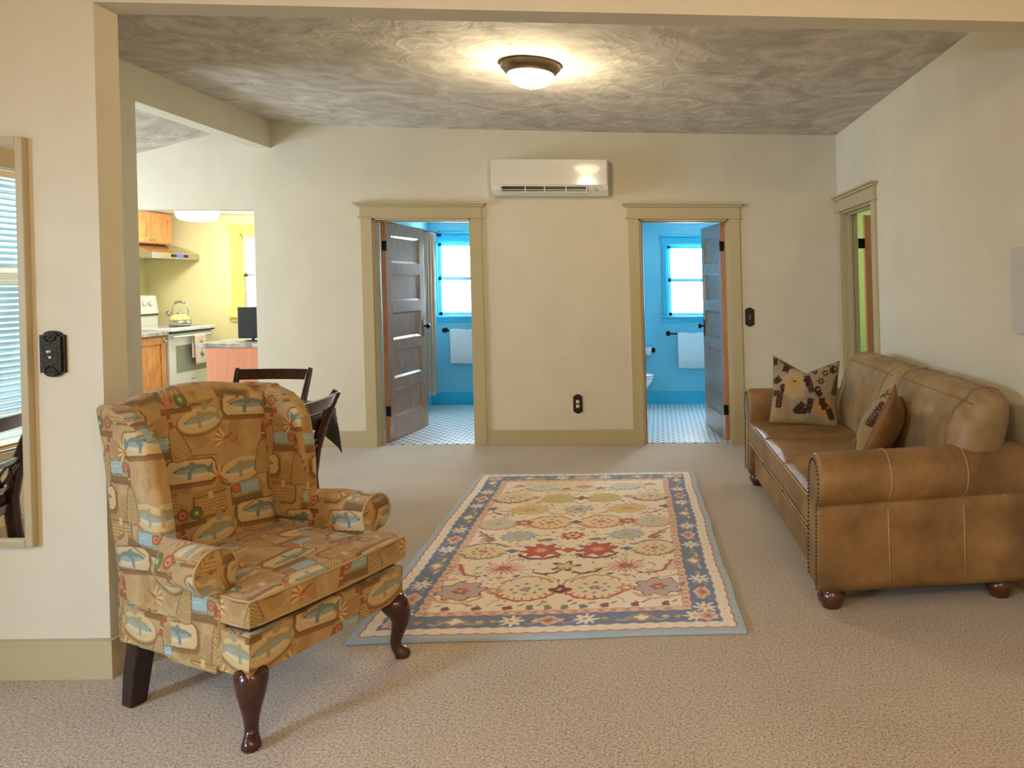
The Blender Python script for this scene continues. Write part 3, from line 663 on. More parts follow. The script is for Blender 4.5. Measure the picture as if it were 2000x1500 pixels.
# arms: profile in x-z swept along y
def arm(sx):
    a = []
    for z in np.linspace(.30, .54, 60): a.append((.272-.0*z, z))
    cx, cz_, rr = .340, .556, .072
    for th in np.linspace(math.radians(178), math.radians(-62), 76): a.append((cx+rr*math.cos(th), cz_+rr*math.sin(th)))
    a.append((.350, .490)); 
    for z in np.linspace(.482, .222, 70): a.append((.338, z))
    for x in np.linspace(.335, .275, 6): a.append((x, .222))
    a = np.array(a); n = len(a)
    ys = np.concatenate([np.linspace(-.365, .155, 140), [.160, .163, .164]])
    sc = np.concatenate([np.ones(140), [.985, .95, .90]])
    cen = np.array([.315, .45]); V_ = []
    for y, s_ in zip(ys, sc):
        b = cen+(a-cen)*s_ if s_ < 1 else a.copy()
        yy = np.full(n, y)
        shift = 0; k_ = np.clip((-.02-y)/.13, 0, 1); k_ = k_*k_*(3-2*k_); b[:, 0] = np.where(b[:, 0] > .318, .318+(b[:, 0]-.318)*(1-k_*.86), b[:, 0])
        b[:, 1] = np.where(b[:, 1] > .5, b[:, 1]-.012*np.clip((-y-.05)/.3, 0, 1), b[:, 1])
        V_.append(np.stack([sx*b[:, 0], yy+shift, b[:, 1]], -1))
    V_ = np.array(V_); m_ = len(ys); I = np.arange(m_*n).reshape(m_, n); J = np.roll(I, -1, 1)
    F = np.stack([I[:-1], J[:-1], J[1:], I[1:]], -1).reshape(-1, 4).tolist()
    # front cap: fan through shrinking rings so the print shows
    last = V_[-1]; base = V_.reshape(-1, 3); rings = [base]; prev = I[-1]; off = len(base)
    c0 = np.array([sx*.318, .166, .46])
    mid = np.stack([np.where(last[:, 2] > .5, sx*cx, sx*.315), np.full(n, .168), np.where(last[:, 2] > .5, cz_-(.06 if False else 0)*0, np.clip(last[:, 2], .25, .5))], -1)
    mid[:, 2] = np.where(last[:, 2] > .5, np.clip(last[:, 2], .55, .59), mid[:, 2])
    K = 14
    for k in range(1, K+1):
        t = k/K; rg = last*(1-t)+mid*t; rg[:, 1] = .164+.012*math.sin(PI/2*t); rings.append(rg)
        cur = off+np.arange(n); F += np.stack([prev, np.roll(prev, -1), np.roll(cur, -1), cur], -1).tolist(); prev = cur; off += n
    o = npmesh('arm', np.concatenate(rings), np.array(F), PR, ac, (FAB, .16 if sx > 0 else .30, .05))
    e = [(sx*p[0], .160, p[1]) for p in (cen+(a-cen)*1.0)[56:140]]
    t = MB(); t.tube(e, .0045, 6); t.build('piping', M['pipe'], o)
M['pipe'] = plain('print_piping', (178,150,108), .9)
arm(1); arm(-1)
# seat base and apron
def base_fn(U, V): return (2*U-1)*.332, -.33+V*.635, .297+0*U
slab('apron', PR, ac, base_fn, .664, .635, .14, .004, .016, 30, (0,0,1), True, (FAB, .31, .245))
def cush_fn(U, V):
    y = -.30+V*.615; hw = np.interp(y, [-.3,.145,.175,.315], [.262,.264,.334,.338]); x = (2*U-1)*hw
    return x, y+.012*np.sin(PI*U)*(V > .5)*V, .437+.0*U
ch = slab('seat_cushion', PR, ac, cush_fn, .68, .62, .090, .0038, .014, 20, (0,0,1), True, (FAB, .33, .02), .022)
pts = []
for (x, y) in ((-.262,.14),(-.264,.15),(-.30,.168),(-.334,.178),(-.337,.25),(-.333,.305),(-.30,.316),(-.15,.324),(0,.327),(.15,.324),(.30,.316),(.333,.305),(.337,.25),(.334,.178),(.30,.168),(.264,.15),(.262,.14)): pts.append((x, y, 0))
m = MB()
for zz in (.397, .478): m.tube([(p[0], p[1], zz) for p in pts], .0045, 6)
m.build('piping', M['pipe'], ch)
m = MB(); m.box(-.255, .255, -.28, .13, .36, .40); m.box(-.31, .31, .13, .28, .36, .395, .004); m.build('deck', plain('deck_gap_shade', (70,56,40), .95), ac)  # deck coloured dark to paint the shade in the gap below the cushion
for sx in (1, -1):
    d = Vector((sx*.62, .78, 0)).normalized()
    def at(k, z): return Vector((sx*(.285 if sx > 0 else .30), .255 if sx > 0 else .27, z))+d*k
    m = MB(); prof = [(.235,.005,.052),(.205,.024,.050),(.175,.038,.043),(.14,.040,.034),(.10,.030,.026),(.065,.022,.0215),(.045,.024,.021),(.030,.034,.024),(.016,.046,.030),(.006,.050,.030),(0,.050,.024)]
    m.tube([at(k, z) for z, k, r_ in prof], [r_ for *_, r_ in prof], 16); m.build('leg', M['mahogany'], ac)
    m = MB()
    b0, b1 = (sx*.292, -.290), (sx*.298, -.325)
    v = []
    for z, (cx, cy), h_ in ((.24, b0, .033), (.12, ((b0[0]+b1[0])/2, (b0[1]+b1[1])/2-.004), .032), (0, b1, .028)):
        for dx, dy in ((-1,-1),(1,-1),(1,1),(-1,1)): v.append((cx+dx*h_, cy+dy*h_, z))
    m._add(v, [(0,1,2,3),(11,10,9,8)]+[(k*4+i, k*4+(i+1)%4, k*4+4+(i+1)%4, k*4+4+i) for k in (0,1) for i in range(4)])
    o = m.build('rear_leg', M['blackwood'], ac); bv = o.modifiers.new('b', 'BEVEL'); bv.width = .006; bv.segments = 2

# ================================================================== RUG
RWD, RLN = 1.655, 2.68
def rug_canvas():
    c = Canvas(RWD, RLN, .0035, (170,186,196)); rs = np.random.RandomState(5)
    IV = (240,230,214); PE = (230,200,178); BLU = (112,128,160); RED = (182,102,86); OR = (208,158,126); DK = (120,60,58); GR = (150,146,120); LB = (176,186,196); GO = (214,176,110); NV = (98,110,134)
    W, Hh = RWD, RLN
    def fr(i, col): c.rect(W/2, Hh/2, W/2-i, Hh/2-i, col)
    fr(.036, RED); fr(.042, IV); 
    n = int((Hh-.1)/.03)
    for k in range(n):
        y = .06+k*.03
        for x in (.068, W-.068): c.line(x-.009, y, x+.009, y+(.012 if k % 2 else -.012), .0035, OR, .55)
    for k in range(int((W-.1)/.03)):
        x = .06+k*.03
        for y in (.068, Hh-.068): c.line(x, y-.009, x+(.012 if k % 2 else -.012), y+.009, .0035, OR, .55)
    fr(.091, (210,170,146)); fr(.094, BLU)
    b = .094+.0575
    def bunit(cx, cy, kind, vert):
        r = PI/2 if vert else 0
        if kind == 0: c.ell(cx, cy, .065, .036, PE, r, 1, 4, .16); c.ell(cx, cy, .045, .024, OR, r, 1, 4, .2); c.ell(cx, cy, .018, .012, RED, r)
        elif kind == 1: c.ell(cx, cy, .042, .040, IV, r, 1, 8, .38); c.ell(cx, cy, .012, .012, OR)
        elif kind == 2: c.ell(cx, cy, .022, .018, GR, r); c.ell(cx, cy, .012, .010, GO, r)
        elif kind == 3: c.ring(cx, cy, .036, .026, .011, GO, r, 1, -2.6, .6); c.ell(cx+.02, cy, .010, .008, IV, r)
        elif kind == 4: c.ell(cx, cy, .060, .036, (172,148,128), r, 1, 4, .12); c.ell(cx, cy, .030, .022, IV, r, 1, 4, .25)
        elif kind == 5: c.ell(cx, cy, .020, .018, (150,104,112), r, 1, 6, .15); c.ring(cx, cy, .034, .030, .008, LB, r, .8, -2, 1.2)
    seq = [1,5,0,5,1,2,3,4,3,2]; st = .0805
    for side in (0, 1):
        x = b if side == 0 else W-b
        k = 0; y = .24
        while y < Hh-.2: bunit(x, y, seq[k % 10], True); y += st; k += 1
        y = b if side == 0 else Hh-b; k = 0; x = .245
        while x < W-.2: bunit(x, y, seq[(k+5) % 10], False); x += st; k += 1
    for x in (b, W-b):
        for y in (b, Hh-b): c.ell(x, y, .050, .045, PE, 0, 1, 8, .12); c.ell(x, y, .028, .026, OR, 0, 1, 6, .2); c.ell(x, y, .010, .010, RED)
    fr(.209, RED); fr(.213, PE); 
    for k in range(int((Hh-.46)/.045)):
        y = .25+k*.045
        for x in (.231, W-.231): c.rect(x, y, .012, .010, OR if k % 2 else (200,150,128), 0, .9, .004); c.ell(x, y, .005, .004, GR)
    for k in range(int((W-.46)/.06)):
        x = .25+k*.06
        for y in (.231, Hh-.231): c.rect(x, y, .016, .010, OR if k % 2 else (200,150,128), 0, .9, .004); c.ell(x, y, .005, .004, RED)
    fr(.249, RED); fr(.253, (243,231,212))
    X0, X1, Y0, Y1 = .253, W-.253, .253, Hh-.253
    # far left of the field is more golden
    for _ in range(40):
        c.ell(W*.22+rs.rand()*.5, Hh*.62+rs.rand()*.85, .06+.1*rs.rand(), .05+.06*rs.rand(), (228,204,150), 0, .22)
    save = c.a.copy()
    cx = W/2
    def vine(x0, y0, x1, y1, col=GR, t=.005):
        n = 14; p = None
        for k in range(n+1):
            s_ = k/n; x = x0+(x1-x0)*s_; y = y0+(y1-y0)*s_+.03*math.sin(PI*s_)
            if p: c.line(p[0], p[1], x, y, t, col)
            p = (x, y)
    def palm(x, y, rx, ry, body, rim, mid, up=-1, lob=14):
        rx *= 1.08; ry *= 1.12
        # boteh-like dish: cream oval, serrated crescent below or above, centre rosette
        c.ell(x, y, rx, ry, body, 0, .95, lob, .05)
        s0, s1 = ((-PI, 0) if up < 0 else (0, PI))
        c.ring(x, y, rx*1.10, ry*1.14, .022, rim, 0, 1, s0+.25, s1-.25)
        c.ring(x, y, rx*1.16, ry*1.20, .006, IV, 0, 1, s0+.35, s1-.35)
        for k in range(9):
            th = s0+(k+1)*PI/10; c.line(x+rx*1.02*math.cos(th), y+ry*1.02*math.sin(th), x+rx*.86*math.cos(th), y+ry*.84*math.sin(th), .008, rim)
        for k in range(8): th = 2*PI*k/8; c.ell(x+rx*.5*math.cos(th), y+ry*.5*math.sin(th), rx*.09, ry*.09, mid, th)
        c.ell(x, y, rx*.2, ry*.2, mid, 0, 1, 6, .2); c.ell(x, y, rx*.08, ry*.08, GO)
    def flower(x, y, rx, ry, out, inn, lob=8, amp=.14, edge=DK):
        rx *= 1.08; ry *= 1.12
        c.ell(x, y, rx*1.08, ry*1.08, edge, .2, 1, lob, amp); c.ell(x, y, rx, ry, out, .2, 1, lob, amp); c.ell(x, y, rx*.36, ry*.38, inn, 0, 1, 6, .2); c.ell(x, y, rx*.14, ry*.14, GO)
    def mum(x, y, rx, ry):
        for k in range(18):
            th = 2*PI*k/18; c.line(x+.3*rx*math.cos(th), y+.3*ry*math.sin(th), x+rx*math.cos(th+.12), y+ry*math.sin(th+.12), .008, (206,120,112))
        c.ell(x, y, rx*.34, ry*.36, RED, 0, 1, 8, .15); c.ell(x, y, rx*.16, ry*.16, GR)
    def both(f, dx, y, *a, **k):
        f(cx-dx, y, *a, **k); f(cx+dx, y, *a, **k)
    H0 = .253
    # rows counted from the near edge
    both(palm, .165, H0+.235, .125, .105, (236,222,196), (196,92,62), (150,140,150)); both(flower, .47, H0+.225, .095, .085, (192,176,170), RED)
    c.ell(cx, H0+.225, .045, .045, DK, 0, 1, 4, .2); c.ell(cx, H0+.225, .012, .012, PE); both(c.ell, .315, H0+.225, .040, .036, OR, 0, 1, 6, .22); both(c.ell, .315, H0+.225, .012, .012, IV)
    both(c.ring, .165, H0+.235, .140, .150, .016, (208,150,96), 0, .9, .5, 2.7); both(c.ring, .47, H0+.19, .12, .10, .014, (214,160,110), 0, .9, -2.9, -.3)
    for dx in (.04, .12, .22, .36, .50):
        both(c.rect, dx, H0+.03, .018, .022, (RED, (130,120,90), OR, DK, NV)[int(dx*37) % 5], .3, .85, .004); both(c.ell, dx+.04, H0+.06, .020, .008, GR, .6, .9)
    both(mum, .315, H0+.50, .10, .085); both(c.ring, .10, H0+.52, .10, .10, .016, DK, 0, 1, -2.2, -.5)
    c.ell(cx, H0+.52, .060, .055, (120,104,84), 0, 1, 5, .35); c.ell(cx, H0+.52, .040, .036, (224,204,160), 0, 1, 5, .25)
    for s_ in (-1, 1):
        vine(cx, H0+.27, cx+s_*.10, H0+.40, (118,116,112)); c.line(cx+s_*.50, H0+.42, cx+s_*.56, H0+.56, .020, RED); c.line(cx+s_*.50, H0+.42, cx+s_*.42, H0+.40, .018, RED)
        for k in range(5): c.line(cx+s_*(.51+.01*k), H0+.44+.025*k, cx+s_*(.56+.012*k), H0+.43+.025*k, .008, RED)
        c.ell(cx+s_*.235, H0+.40, .022, .012, NV, .6); c.ell(cx+s_*.39, H0+.41, .016, .010, (110,96,70), -.6); c.ell(cx+s_*.315, H0+.38, .024, .016, OR, 0, 1, 4, .2)
        c.ell(cx+s_*.56, H0+.36, .05, .008, (214,150,100), .3, .9)
    both(flower, .155, H0+.755, .085, .075, (190,92,78), (222,164,130), 8, .20, (150,50,46)); both(palm, .47, H0+.75, .105, .090, (230,216,182), (150,130,96), RED, -1)
    for s_ in (-1, 1): c.ring(cx+s_*.155, H0+.745, .125, .120, .024, (122,58,60), 0, 1, -2.75, -.4); c.ring(cx+s_*.155, H0+.745, .138, .132, .006, IV, 0, 1, -2.7, -.45); c.ring(cx+s_*.47, H0+.76, .12, .115, .016, (122,116,130), 0, 1, .5, 2.64)
    c.ell(cx, H0+.75, .040, .034, (190,104,80), 0, 1, 4, .15); both(c.ell, .315, H0+.75, .032, .026, (108,126,146), 0, 1, 4, .2)
    for s_ in (-1, 1):
        for k in range(4): c.ell(cx+s_*(.03+.02*k), H0+.665+.012*k, .014, .006, (RED, GR)[k % 2], s_*.6)
        c.line(cx+s_*.27, H0+.83, cx+s_*.30, H0+.82, .010, RED); c.line(cx+s_*.33, H0+.82, cx+s_*.36, H0+.83, .010, RED); vine(cx+s_*.315, H0+.60, cx+s_*.315, H0+.71, (118,124,128))
    c.ell(cx, H0+.985, .065, .062, (186,84,62), 0, 1, 10, .16); c.ell(cx, H0+.985, .040, .038, (226,206,168), 0, 1, 8, .1); c.ell(cx, H0+.985, .014, .012, NV)
    both(flower, .315, H0+.985, .085, .066, (186,196,206), GO, 12, .10, (130,130,140)); both(c.ell, .14, H0+.92, .045, .020, NV, .1, .8, 5, .3)
    for s_ in (-1, 1):
        for k in range(5): c.line(cx+s_*.45, H0+.95, cx+s_*(.50+.015*k), H0+.90+.045*k, .009, (134,92,74)); 
        c.ell(cx+s_*.47, H0+.93, .030, .026, (186,106,80), 0, 1, 5, .2)
    both(palm, .155, H0+1.23, .115, .095, (232,212,172), (204,122,84), (196,112,80)); both(palm, .47, H0+1.22, .105, .09, (214,206,188), (200,150,104), (190,176,158))
    both(c.ring, .155, H0+1.23, .13, .12, .016, (206,126,88), 0, 1, .4, 2.74); c.ell(cx, H0+1.23, .034, .030, (124,100,124), 0, 1, 4, .2); both(flower, .315, H0+1.23, .046, .042, RED, (230,206,170), 8, .2, RED)
    both(flower, .315, H0+1.49, .11, .08, (222,196,132), OR, 12, .06, (206,180,120)); flower(cx, H0+1.49, .075, .062, (202,194,188), (176,130,116), 10, .12, (130,120,130))
    for s_ in (-1, 1):
        c.ring(cx+s_*.12, H0+1.45, .07, .06, .012, OR, 0, 1, -2.4, .2); c.line(cx+s_*.48, H0+1.40, cx+s_*.55, H0+1.46, .012, RED); c.ell(cx+s_*.56, H0+1.52, .03, .03, (100,112,136), 0, 1, 5, .4)
        for k in range(4): c.ell(cx+s_*(.40+.03*k), H0+1.37+.01*k, .016, .006, (RED, NV)[k % 2], s_*.5)
    both(palm, .155, H0+1.75, .105, .085, (206,186,112), (190,160,110), OR); both(palm, .47, H0+1.76, .110, .090, (226,210,182), (140,64,60), (190,150,110))
    c.ell(cx, H0+1.74, .040, .036, (150,80,70), 0, 1, 4, .3); both(c.ell, .315, H0+1.76, .036, .030, OR, 0, 1, 6, .2)
    for s_ in (-1, 1): vine(cx, H0+1.6, cx+s_*.09, H0+1.66, (122,110,110)); vine(cx, H0+1.9, cx+s_*.2, H0+1.93, (112,112,128), .008); 
    both(palm, .30, H0+2.02, .10, .075, (222,214,196), (150,150,160), (190,190,190)); c.ell(cx, H0+2.02, .06, .05, OR, 0, 1, 8, .2)
    both(c.ell, .12, H0+1.98, .03, .022, RED, .4, 1, 5, .3); both(c.ell, .47, H0+2.05, .05, .03, OR, .2, .9, 6, .3)
    # sprigs between
    for _ in range(320):
        dx = rs.rand()*.56; y = H0+.05+rs.rand()*(RLN-2*H0-.1); r = rs.rand()*PI; col = [(150,146,120),(190,108,84),(112,122,142),(206,160,120),(130,96,84)][rs.randint(5)]
        L_ = .008+.012*rs.rand()
        for s_ in (-1, 1):
            X, Y = c.loc(cx+s_*dx, y, s_*r); mk = ((X/L_)**2+(Y/(L_*.34))**2) < 1
            free = np.abs(c.a-save).sum(2) < 1
            c.put(mk & free, col, .85)
    for s_ in (-1, 1):
        p = (cx, H0+.05)
        for k in range(60):
            y = H0+.05+k*.034; x = cx+s_*(.20+.115*math.cos(k*.42)); 
            if k: 
                X, Y = c.loc((p[0]+x)/2, (p[1]+y)/2, math.atan2(y-p[1], x-p[0])); mk = (np.abs(X) < .5*math.hypot(x-p[0], y-p[1])) & (np.abs(Y) < .0025)
                c.put(mk & (np.abs(c.a-save).sum(2) < 1), (140,140,132))
            p = (x, y)
    fr2 = (c.x < .036) | (c.x > W-.036) | (c.y < .036) | (c.y > Hh-.036); c.put(fr2, (170,186,196))
    # wobble of hooked wool
    ii = (np.arange(c.ny)[:, None]+np.round(1.2*np.sin(c.x*90+2*np.sin(c.y*37)))).astype(int) % c.ny
    jj = (np.arange(c.nx)[None, :]+np.round(1.2*np.sin(c.y*80+2*np.sin(c.x*41)))).astype(int)
    jj = np.clip(jj, 0, c.nx-1); c.a = c.a[ii, jj]
    return c
RUG = rug_canvas()
def build_rug():
    r = .006; T = .013
    pu = edge_prof(int(RWD/.0045), RWD, r, 3, 3); pv = edge_prof(int(RLN/.0055), RLN, r, 3, 3)
    X, Y = np.meshgrid([p for p, _ in pu], [p for p, _ in pv]); tu, tv = np.meshgrid([t for _, t in pu], [t for _, t in pv]); t = np.minimum(tu, tv)
    Z = .002+T*t; ny, nx = X.shape; I = np.arange(ny*nx).reshape(ny, nx)
    wob = .004*np.sin(Y*5)+.003*np.sin(Y*13+1)
    v = np.stack([X-RWD/2+wob*(2*X/RWD-1), Y-RLN/2+.004*np.sin(X*6), Z], -1).reshape(-1, 3)
    f = np.stack([I[:-1,:-1], I[:-1,1:], I[1:,1:], I[1:,:-1]], -1).reshape(-1, 4)
    me = bpy.data.meshes.new('area_rug'); me.from_pydata(v.tolist(), [], f.tolist()); o = newobj('area_rug', me, M['rug'], None, True)
    paint(me, RUG, X.ravel(), Y.ravel()); o.location = (-.5, 4.45, 0); o.rotation_euler = (0, 0, math.radians(2.0))
    tag(o, 'hooked wool rug with floral field and blue flowered border on the carpet', 'rug')
build_rug()

# ================================================================== SOFA
SL, SD = 2.26, 1.02
so = empty('leather_sofa', (.648, 5.555, 0), math.radians(-88.4), 'brown leather three-seat sofa with rolled arms and bun feet against the right wall', 'sofa')
LT = M['leather']
def tubeseam(parent, pts, r=.0028, name='seam'):
    m = MB(); m.tube(pts, r, 6); return m.build(name, M['seam'], parent)
# base rail
o = slab('base', LT, so, lambda U, V: (.06+U*(SL-.24), .045+V*(SD-.10), .195+0*U), SL-.24, SD-.10, .20, .05, .02, 4, (0,0,1))
m = MB(); m.tube([(.2, .036, .275), (SL-.2, .036, .275)], .007, 8); m.build('piping', M['leather_light'], o)
def sofa_arm(x0, sgn):
    """x0 = outer face; sgn -1: near arm (outer face at larger x)"""
    prof = []; W = .205
    # local p: 0 at outer face, + towards the seat
    cx, cz_, rr = .085, .585, .122
    for z in np.linspace(.10, .47, 12): prof.append((.012, z))
    for th in np.linspace(math.radians(238), math.radians(10), 44)[0:]:
        prof.append((cx+rr*math.cos(th), cz_+rr*math.sin(th)))
    for z in np.linspace(.55, .10, 12): prof.append((W, z))
    a = np.array(prof); n = len(a); ys = np.concatenate([[.004,.006,.012,.022], np.linspace(.03, SD-.03, 60), [SD-.02, SD-.012, SD-.006]])
    sc = np.concatenate([[.90,.95,.985,.998], np.ones(60), [.99,.96,.9]]); cen = np.array([.1, .45]); R = []
    for y, s_ in zip(ys, sc):
        b = cen+(a-cen)*s_
        if sgn < 0: b[:, 1] = b[:, 1]+np.clip((b[:, 1]-.4)/.1, 0, 1)*.03*y
        puffy = .006*np.sin(y*7+1)*np.clip((b[:, 1]-.45)/.2, 0, 1); b = b+(a-cen)*puffy[:, None]
        X = x0+sgn*b[:, 0]-(.085*y if sgn < 0 else 0); R.append(np.stack([X, np.full(n, y), b[:, 1]], -1))
    R = np.array(R); I = np.arange(len(ys)*n).reshape(len(ys), n); J = np.roll(I, -1, 1); F = np.stack([I[:-1], J[:-1], J[1:], I[1:]], -1).reshape(-1, 4).tolist()
    me = bpy.data.meshes.new('arm'); F += [I[0].tolist()[::-1], I[-1].tolist()]; me.from_pydata(R.reshape(-1, 3).tolist(), [], F)
    bm = bmesh.new(); bm.from_mesh(me); bmesh.ops.recalc_face_normals(bm, faces=bm.faces[:]); bm.to_mesh(me); bm.free(); ar = newobj('arm', me, LT, so, True)
    # front facing with nail heads
    pts = [(x0+sgn*(cen[0]+(p[0]-cen[0])*.80), .002, cen[1]+(p[1]-cen[1])*(.90 if p[1] > .45 else .97)) for p in prof]
    m = MB(); L_ = 0; last = None; cnt = 0
    for i in range(len(pts)-1):
        p, q = Vector(pts[i]), Vector(pts[i+1]); d = (q-p).length; s_ = 0
        k = max(1, int(d/.016))
        for j in range(k):
            c_ = p.lerp(q, j/k)
            if last is None or (c_-last).length > .015: m.lathe([(.0055,.003),(.0045,-.002),(.001,-.004)], c_, 'y', 8); last = c_
    o = m.build('nailhead_trim', M['bronze'], ar); o['kind'] = 'stuff'
    if sgn < 0:
        for yy in (.335, .70):
            tubeseam(ar, [(x0-.011-.085*yy, yy+.01, .12), (x0-.011-.085*yy, yy+.005, .3), (x0-.013-.085*yy, yy, .465)])
            tubeseam(ar, [(x0-.085*yy+sgn*(cx+(rr+.0015)*math.cos(th)), yy, cz_+.03*yy+(rr+.0015)*math.sin(th)) for th in np.linspace(math.radians(225), math.radians(30), 18)])
    return ar
sofa_arm(0.0, 1); sofa_arm(SL, -1)
slab('back_frame', LT, so, lambda U, V: (.03+U*(SL-.12), .90+.03*V, .12+V*.58), SL-.12, .58, .14, .05, .06, 0, (0,1,0))
# seat cushions
IW = (SL-.41)/3
for k in range(3):
    x0 = .205+k*IW
    def sf(U, V, x0=x0):
        return x0+.003+U*(IW-.006), .012+V*.70, .405+.012*V+0*U
    c = slab('seat_cushion', LT, so, sf, IW, .70, .175, .025, .045, 5, (0,0,1), puff=.018, ku=5)
    for zz in (.335, .478):
        tubeseam(c, [(x0+.010, .30, zz+.006), (x0+.010, .026, zz), (x0+.030, .007, zz), (x0+IW-.030, .007, zz), (x0+IW-.010, .026, zz), (x0+IW-.010, .30, zz+.006)], .0045, 'piping')
# back cushions: plump, rolling over the top
BW = (SL-.20)/2
for k in range(2):
    x0 = .12+k*(SL-.20)/2; BWk = (SL-.20)/2
    nu, nv = 46, 60
    R = []
    for j in range(nv):
        t = 2*PI*j/nv; c_, s_ = math.cos(t), math.sin(t)
        pc = abs(c_)**.62*math.copysign(1, c_); ps = abs(s_)**.72*math.copysign(1, s_)
        R.append((pc, ps))
    V_ = []
    for i in range(nu):
        u = i/(nu-1); e = max(0, 1-(abs(2*u-1))**5)**.5; q = .30+.70*e if 0 < i < nu-1 else .30
        x = x0+u*BWk
        for j, (pc, ps) in enumerate(R):
            y = .735+.155*pc*q+.13*(ps*.5+.5)*1.0; z = .715+.275*ps*(.72+.28*q)
            x_ = x
            wr = mnoise.noise(Vector((x*6, ps*2.2, pc*2+k*7)))*.016+mnoise.noise(Vector((x*14, ps*5, pc*3+k*3)))*.009
            edge = (1-e); wr += .010*edge*math.sin(ps*14+pc*5)
            V_.append((x_, y-wr*1.2*(pc < 0), z+wr*.5))
    V_ = np.array(V_); I = np.arange(nu*nv).reshape(nu, nv); J = np.roll(I, -1, 1); F = np.stack([I[:-1], J[:-1], J[1:], I[1:]], -1).reshape(-1, 4).tolist(); F += [I[0].tolist(), I[-1].tolist()[::-1]]
    me = bpy.data.meshes.new('back_cushion'); me.from_pydata(V_.tolist(), [], F); bm = bmesh.new(); bm.from_mesh(me); bmesh.ops.recalc_face_normals(bm, faces=bm.faces[:]); bm.to_mesh(me); bm.free()
    bc = newobj('back_cushion', me, M['leather_light'], so, True)
    def onb(i, j): return V_[i*nv+j % nv]
    jt = [int(nv*f) for f in (.36, )][0]
    m = MB(); m.tube([Vector(onb(i, 22))+Vector((0,-.001,.001)) for i in range(2, nu-2)], .003, 6); m.tube([Vector(onb(nu//2, j))+Vector((0,-.001,.001)) for j in range(14, 23)], .0025, 6); m.tube([Vector(onb(i, 15))+Vector((0,0,.001)) for i in range(2, nu-2)], .003, 6); m.build('seam', M['leather'], bc)
    for i_ in (5, nu-6): m = MB(); m.tube([Vector(onb(i_, j))+Vector((0,-.0015,.001)) for j in range(12, 34)], .0035, 6); m.build('seam', M['leather'], bc)
for x, y in ((.10,.09),(SL-.10,.09),(.10,SD-.10),(SL-.175,SD-.10)):
    m = MB(); m.lathe([(.050,.105),(.056,.095),(.050,.086),(.058,.078),(.066,.055),(.060,.030),(.046,.016),(.044,.004),(.036,0)], (x, y, 0), n=24); m.build('bun_foot', M['foot'], so)

# ---- throw pillows
FLO = Canvas(.46, .46, .002, (150,134,104))
def flo():
    c = FLO; rs = np.random.RandomState(11); DB = (62,38,26); GY = (158,152,140); OR = (172,128,74); YE = (166,148,88)
    for _ in range(16): c.ell(rs.rand()*.46, rs.rand()*.46, .05+.04*rs.rand(), .04+.03*rs.rand(), ((134,126,108), (158,134,94), (140,118,84))[rs.randint(3)], rs.rand()*3, .6)
    def leafs(cx, cy, ang, n, L_):
        for k in range(n):
            t = k/n; x = cx+L_*t*math.cos(ang); y = cy+L_*t*math.sin(ang)
            for s_ in (-1, 1): c.ell(x+.012*math.cos(ang+s_*1.2), y+.012*math.sin(ang+s_*1.2), .013, .0065, DB, ang+s_*.9)
        c.line(cx, cy, cx+L_*math.cos(ang), cy+L_*math.sin(ang), .004, DB)
    c.ell(.15, .26, .085, .10, (168,146,108), .1, 1, 7, .08); c.ell(.15, .27, .05, .06, (172,136,88), 0, 1, 6, .1); c.ell(.15, .29, .015, .010, (140,80,44)); c.ell(.15, .245, .014, .008, (140,80,44))
    c.ell(.35, .12, .075, .065, OR, .2, 1, 7, .1); c.ell(.35, .12, .035, .030, (206,134,70), 0, 1, 6, .15); c.ell(.35, .115, .012, .010, DB)
    for x, y, a, n, L_ in ((.25,.08,1.4,7,.10),(.27,.22,1.9,8,.12),(.05,.10,1.5,8,.12),(.08,.37,.5,7,.12),(.42,.22,1.3,8,.14),(.17,.08,.9,6,.08),(.33,.20,2.2,5,.06),(.30,.36,2.6,6,.1),(.42,.05,2.0,6,.08)): leafs(x, y, a, n, L_)
    for _ in range(16): leafs(rs.rand()*.46, rs.rand()*.46, rs.rand()*6.3, 4, .05)
    c.ell(.15, .26, .07, .085, (172,148,108), .1, 1, 7, .08); c.ell(.15, .27, .035, .045, (176,138,88)); c.ell(.15, .285, .014, .008, (120,70,40))
    for x, y in ((.33,.30),(.36,.36),(.38,.43),(.31,.24),(.07,.43),(.43,.40)): c.ell(x, y, .020, .020, DB, 0, 1, 6, .35); c.ell(x, y, .008, .008, YE)
    c.ell(.22, .42, .05, .025, (120,104,84), .4, .8, 5, .2); c.ell(.20, .04, .04, .02, YE, .2, .9, 5, .2)
flo()
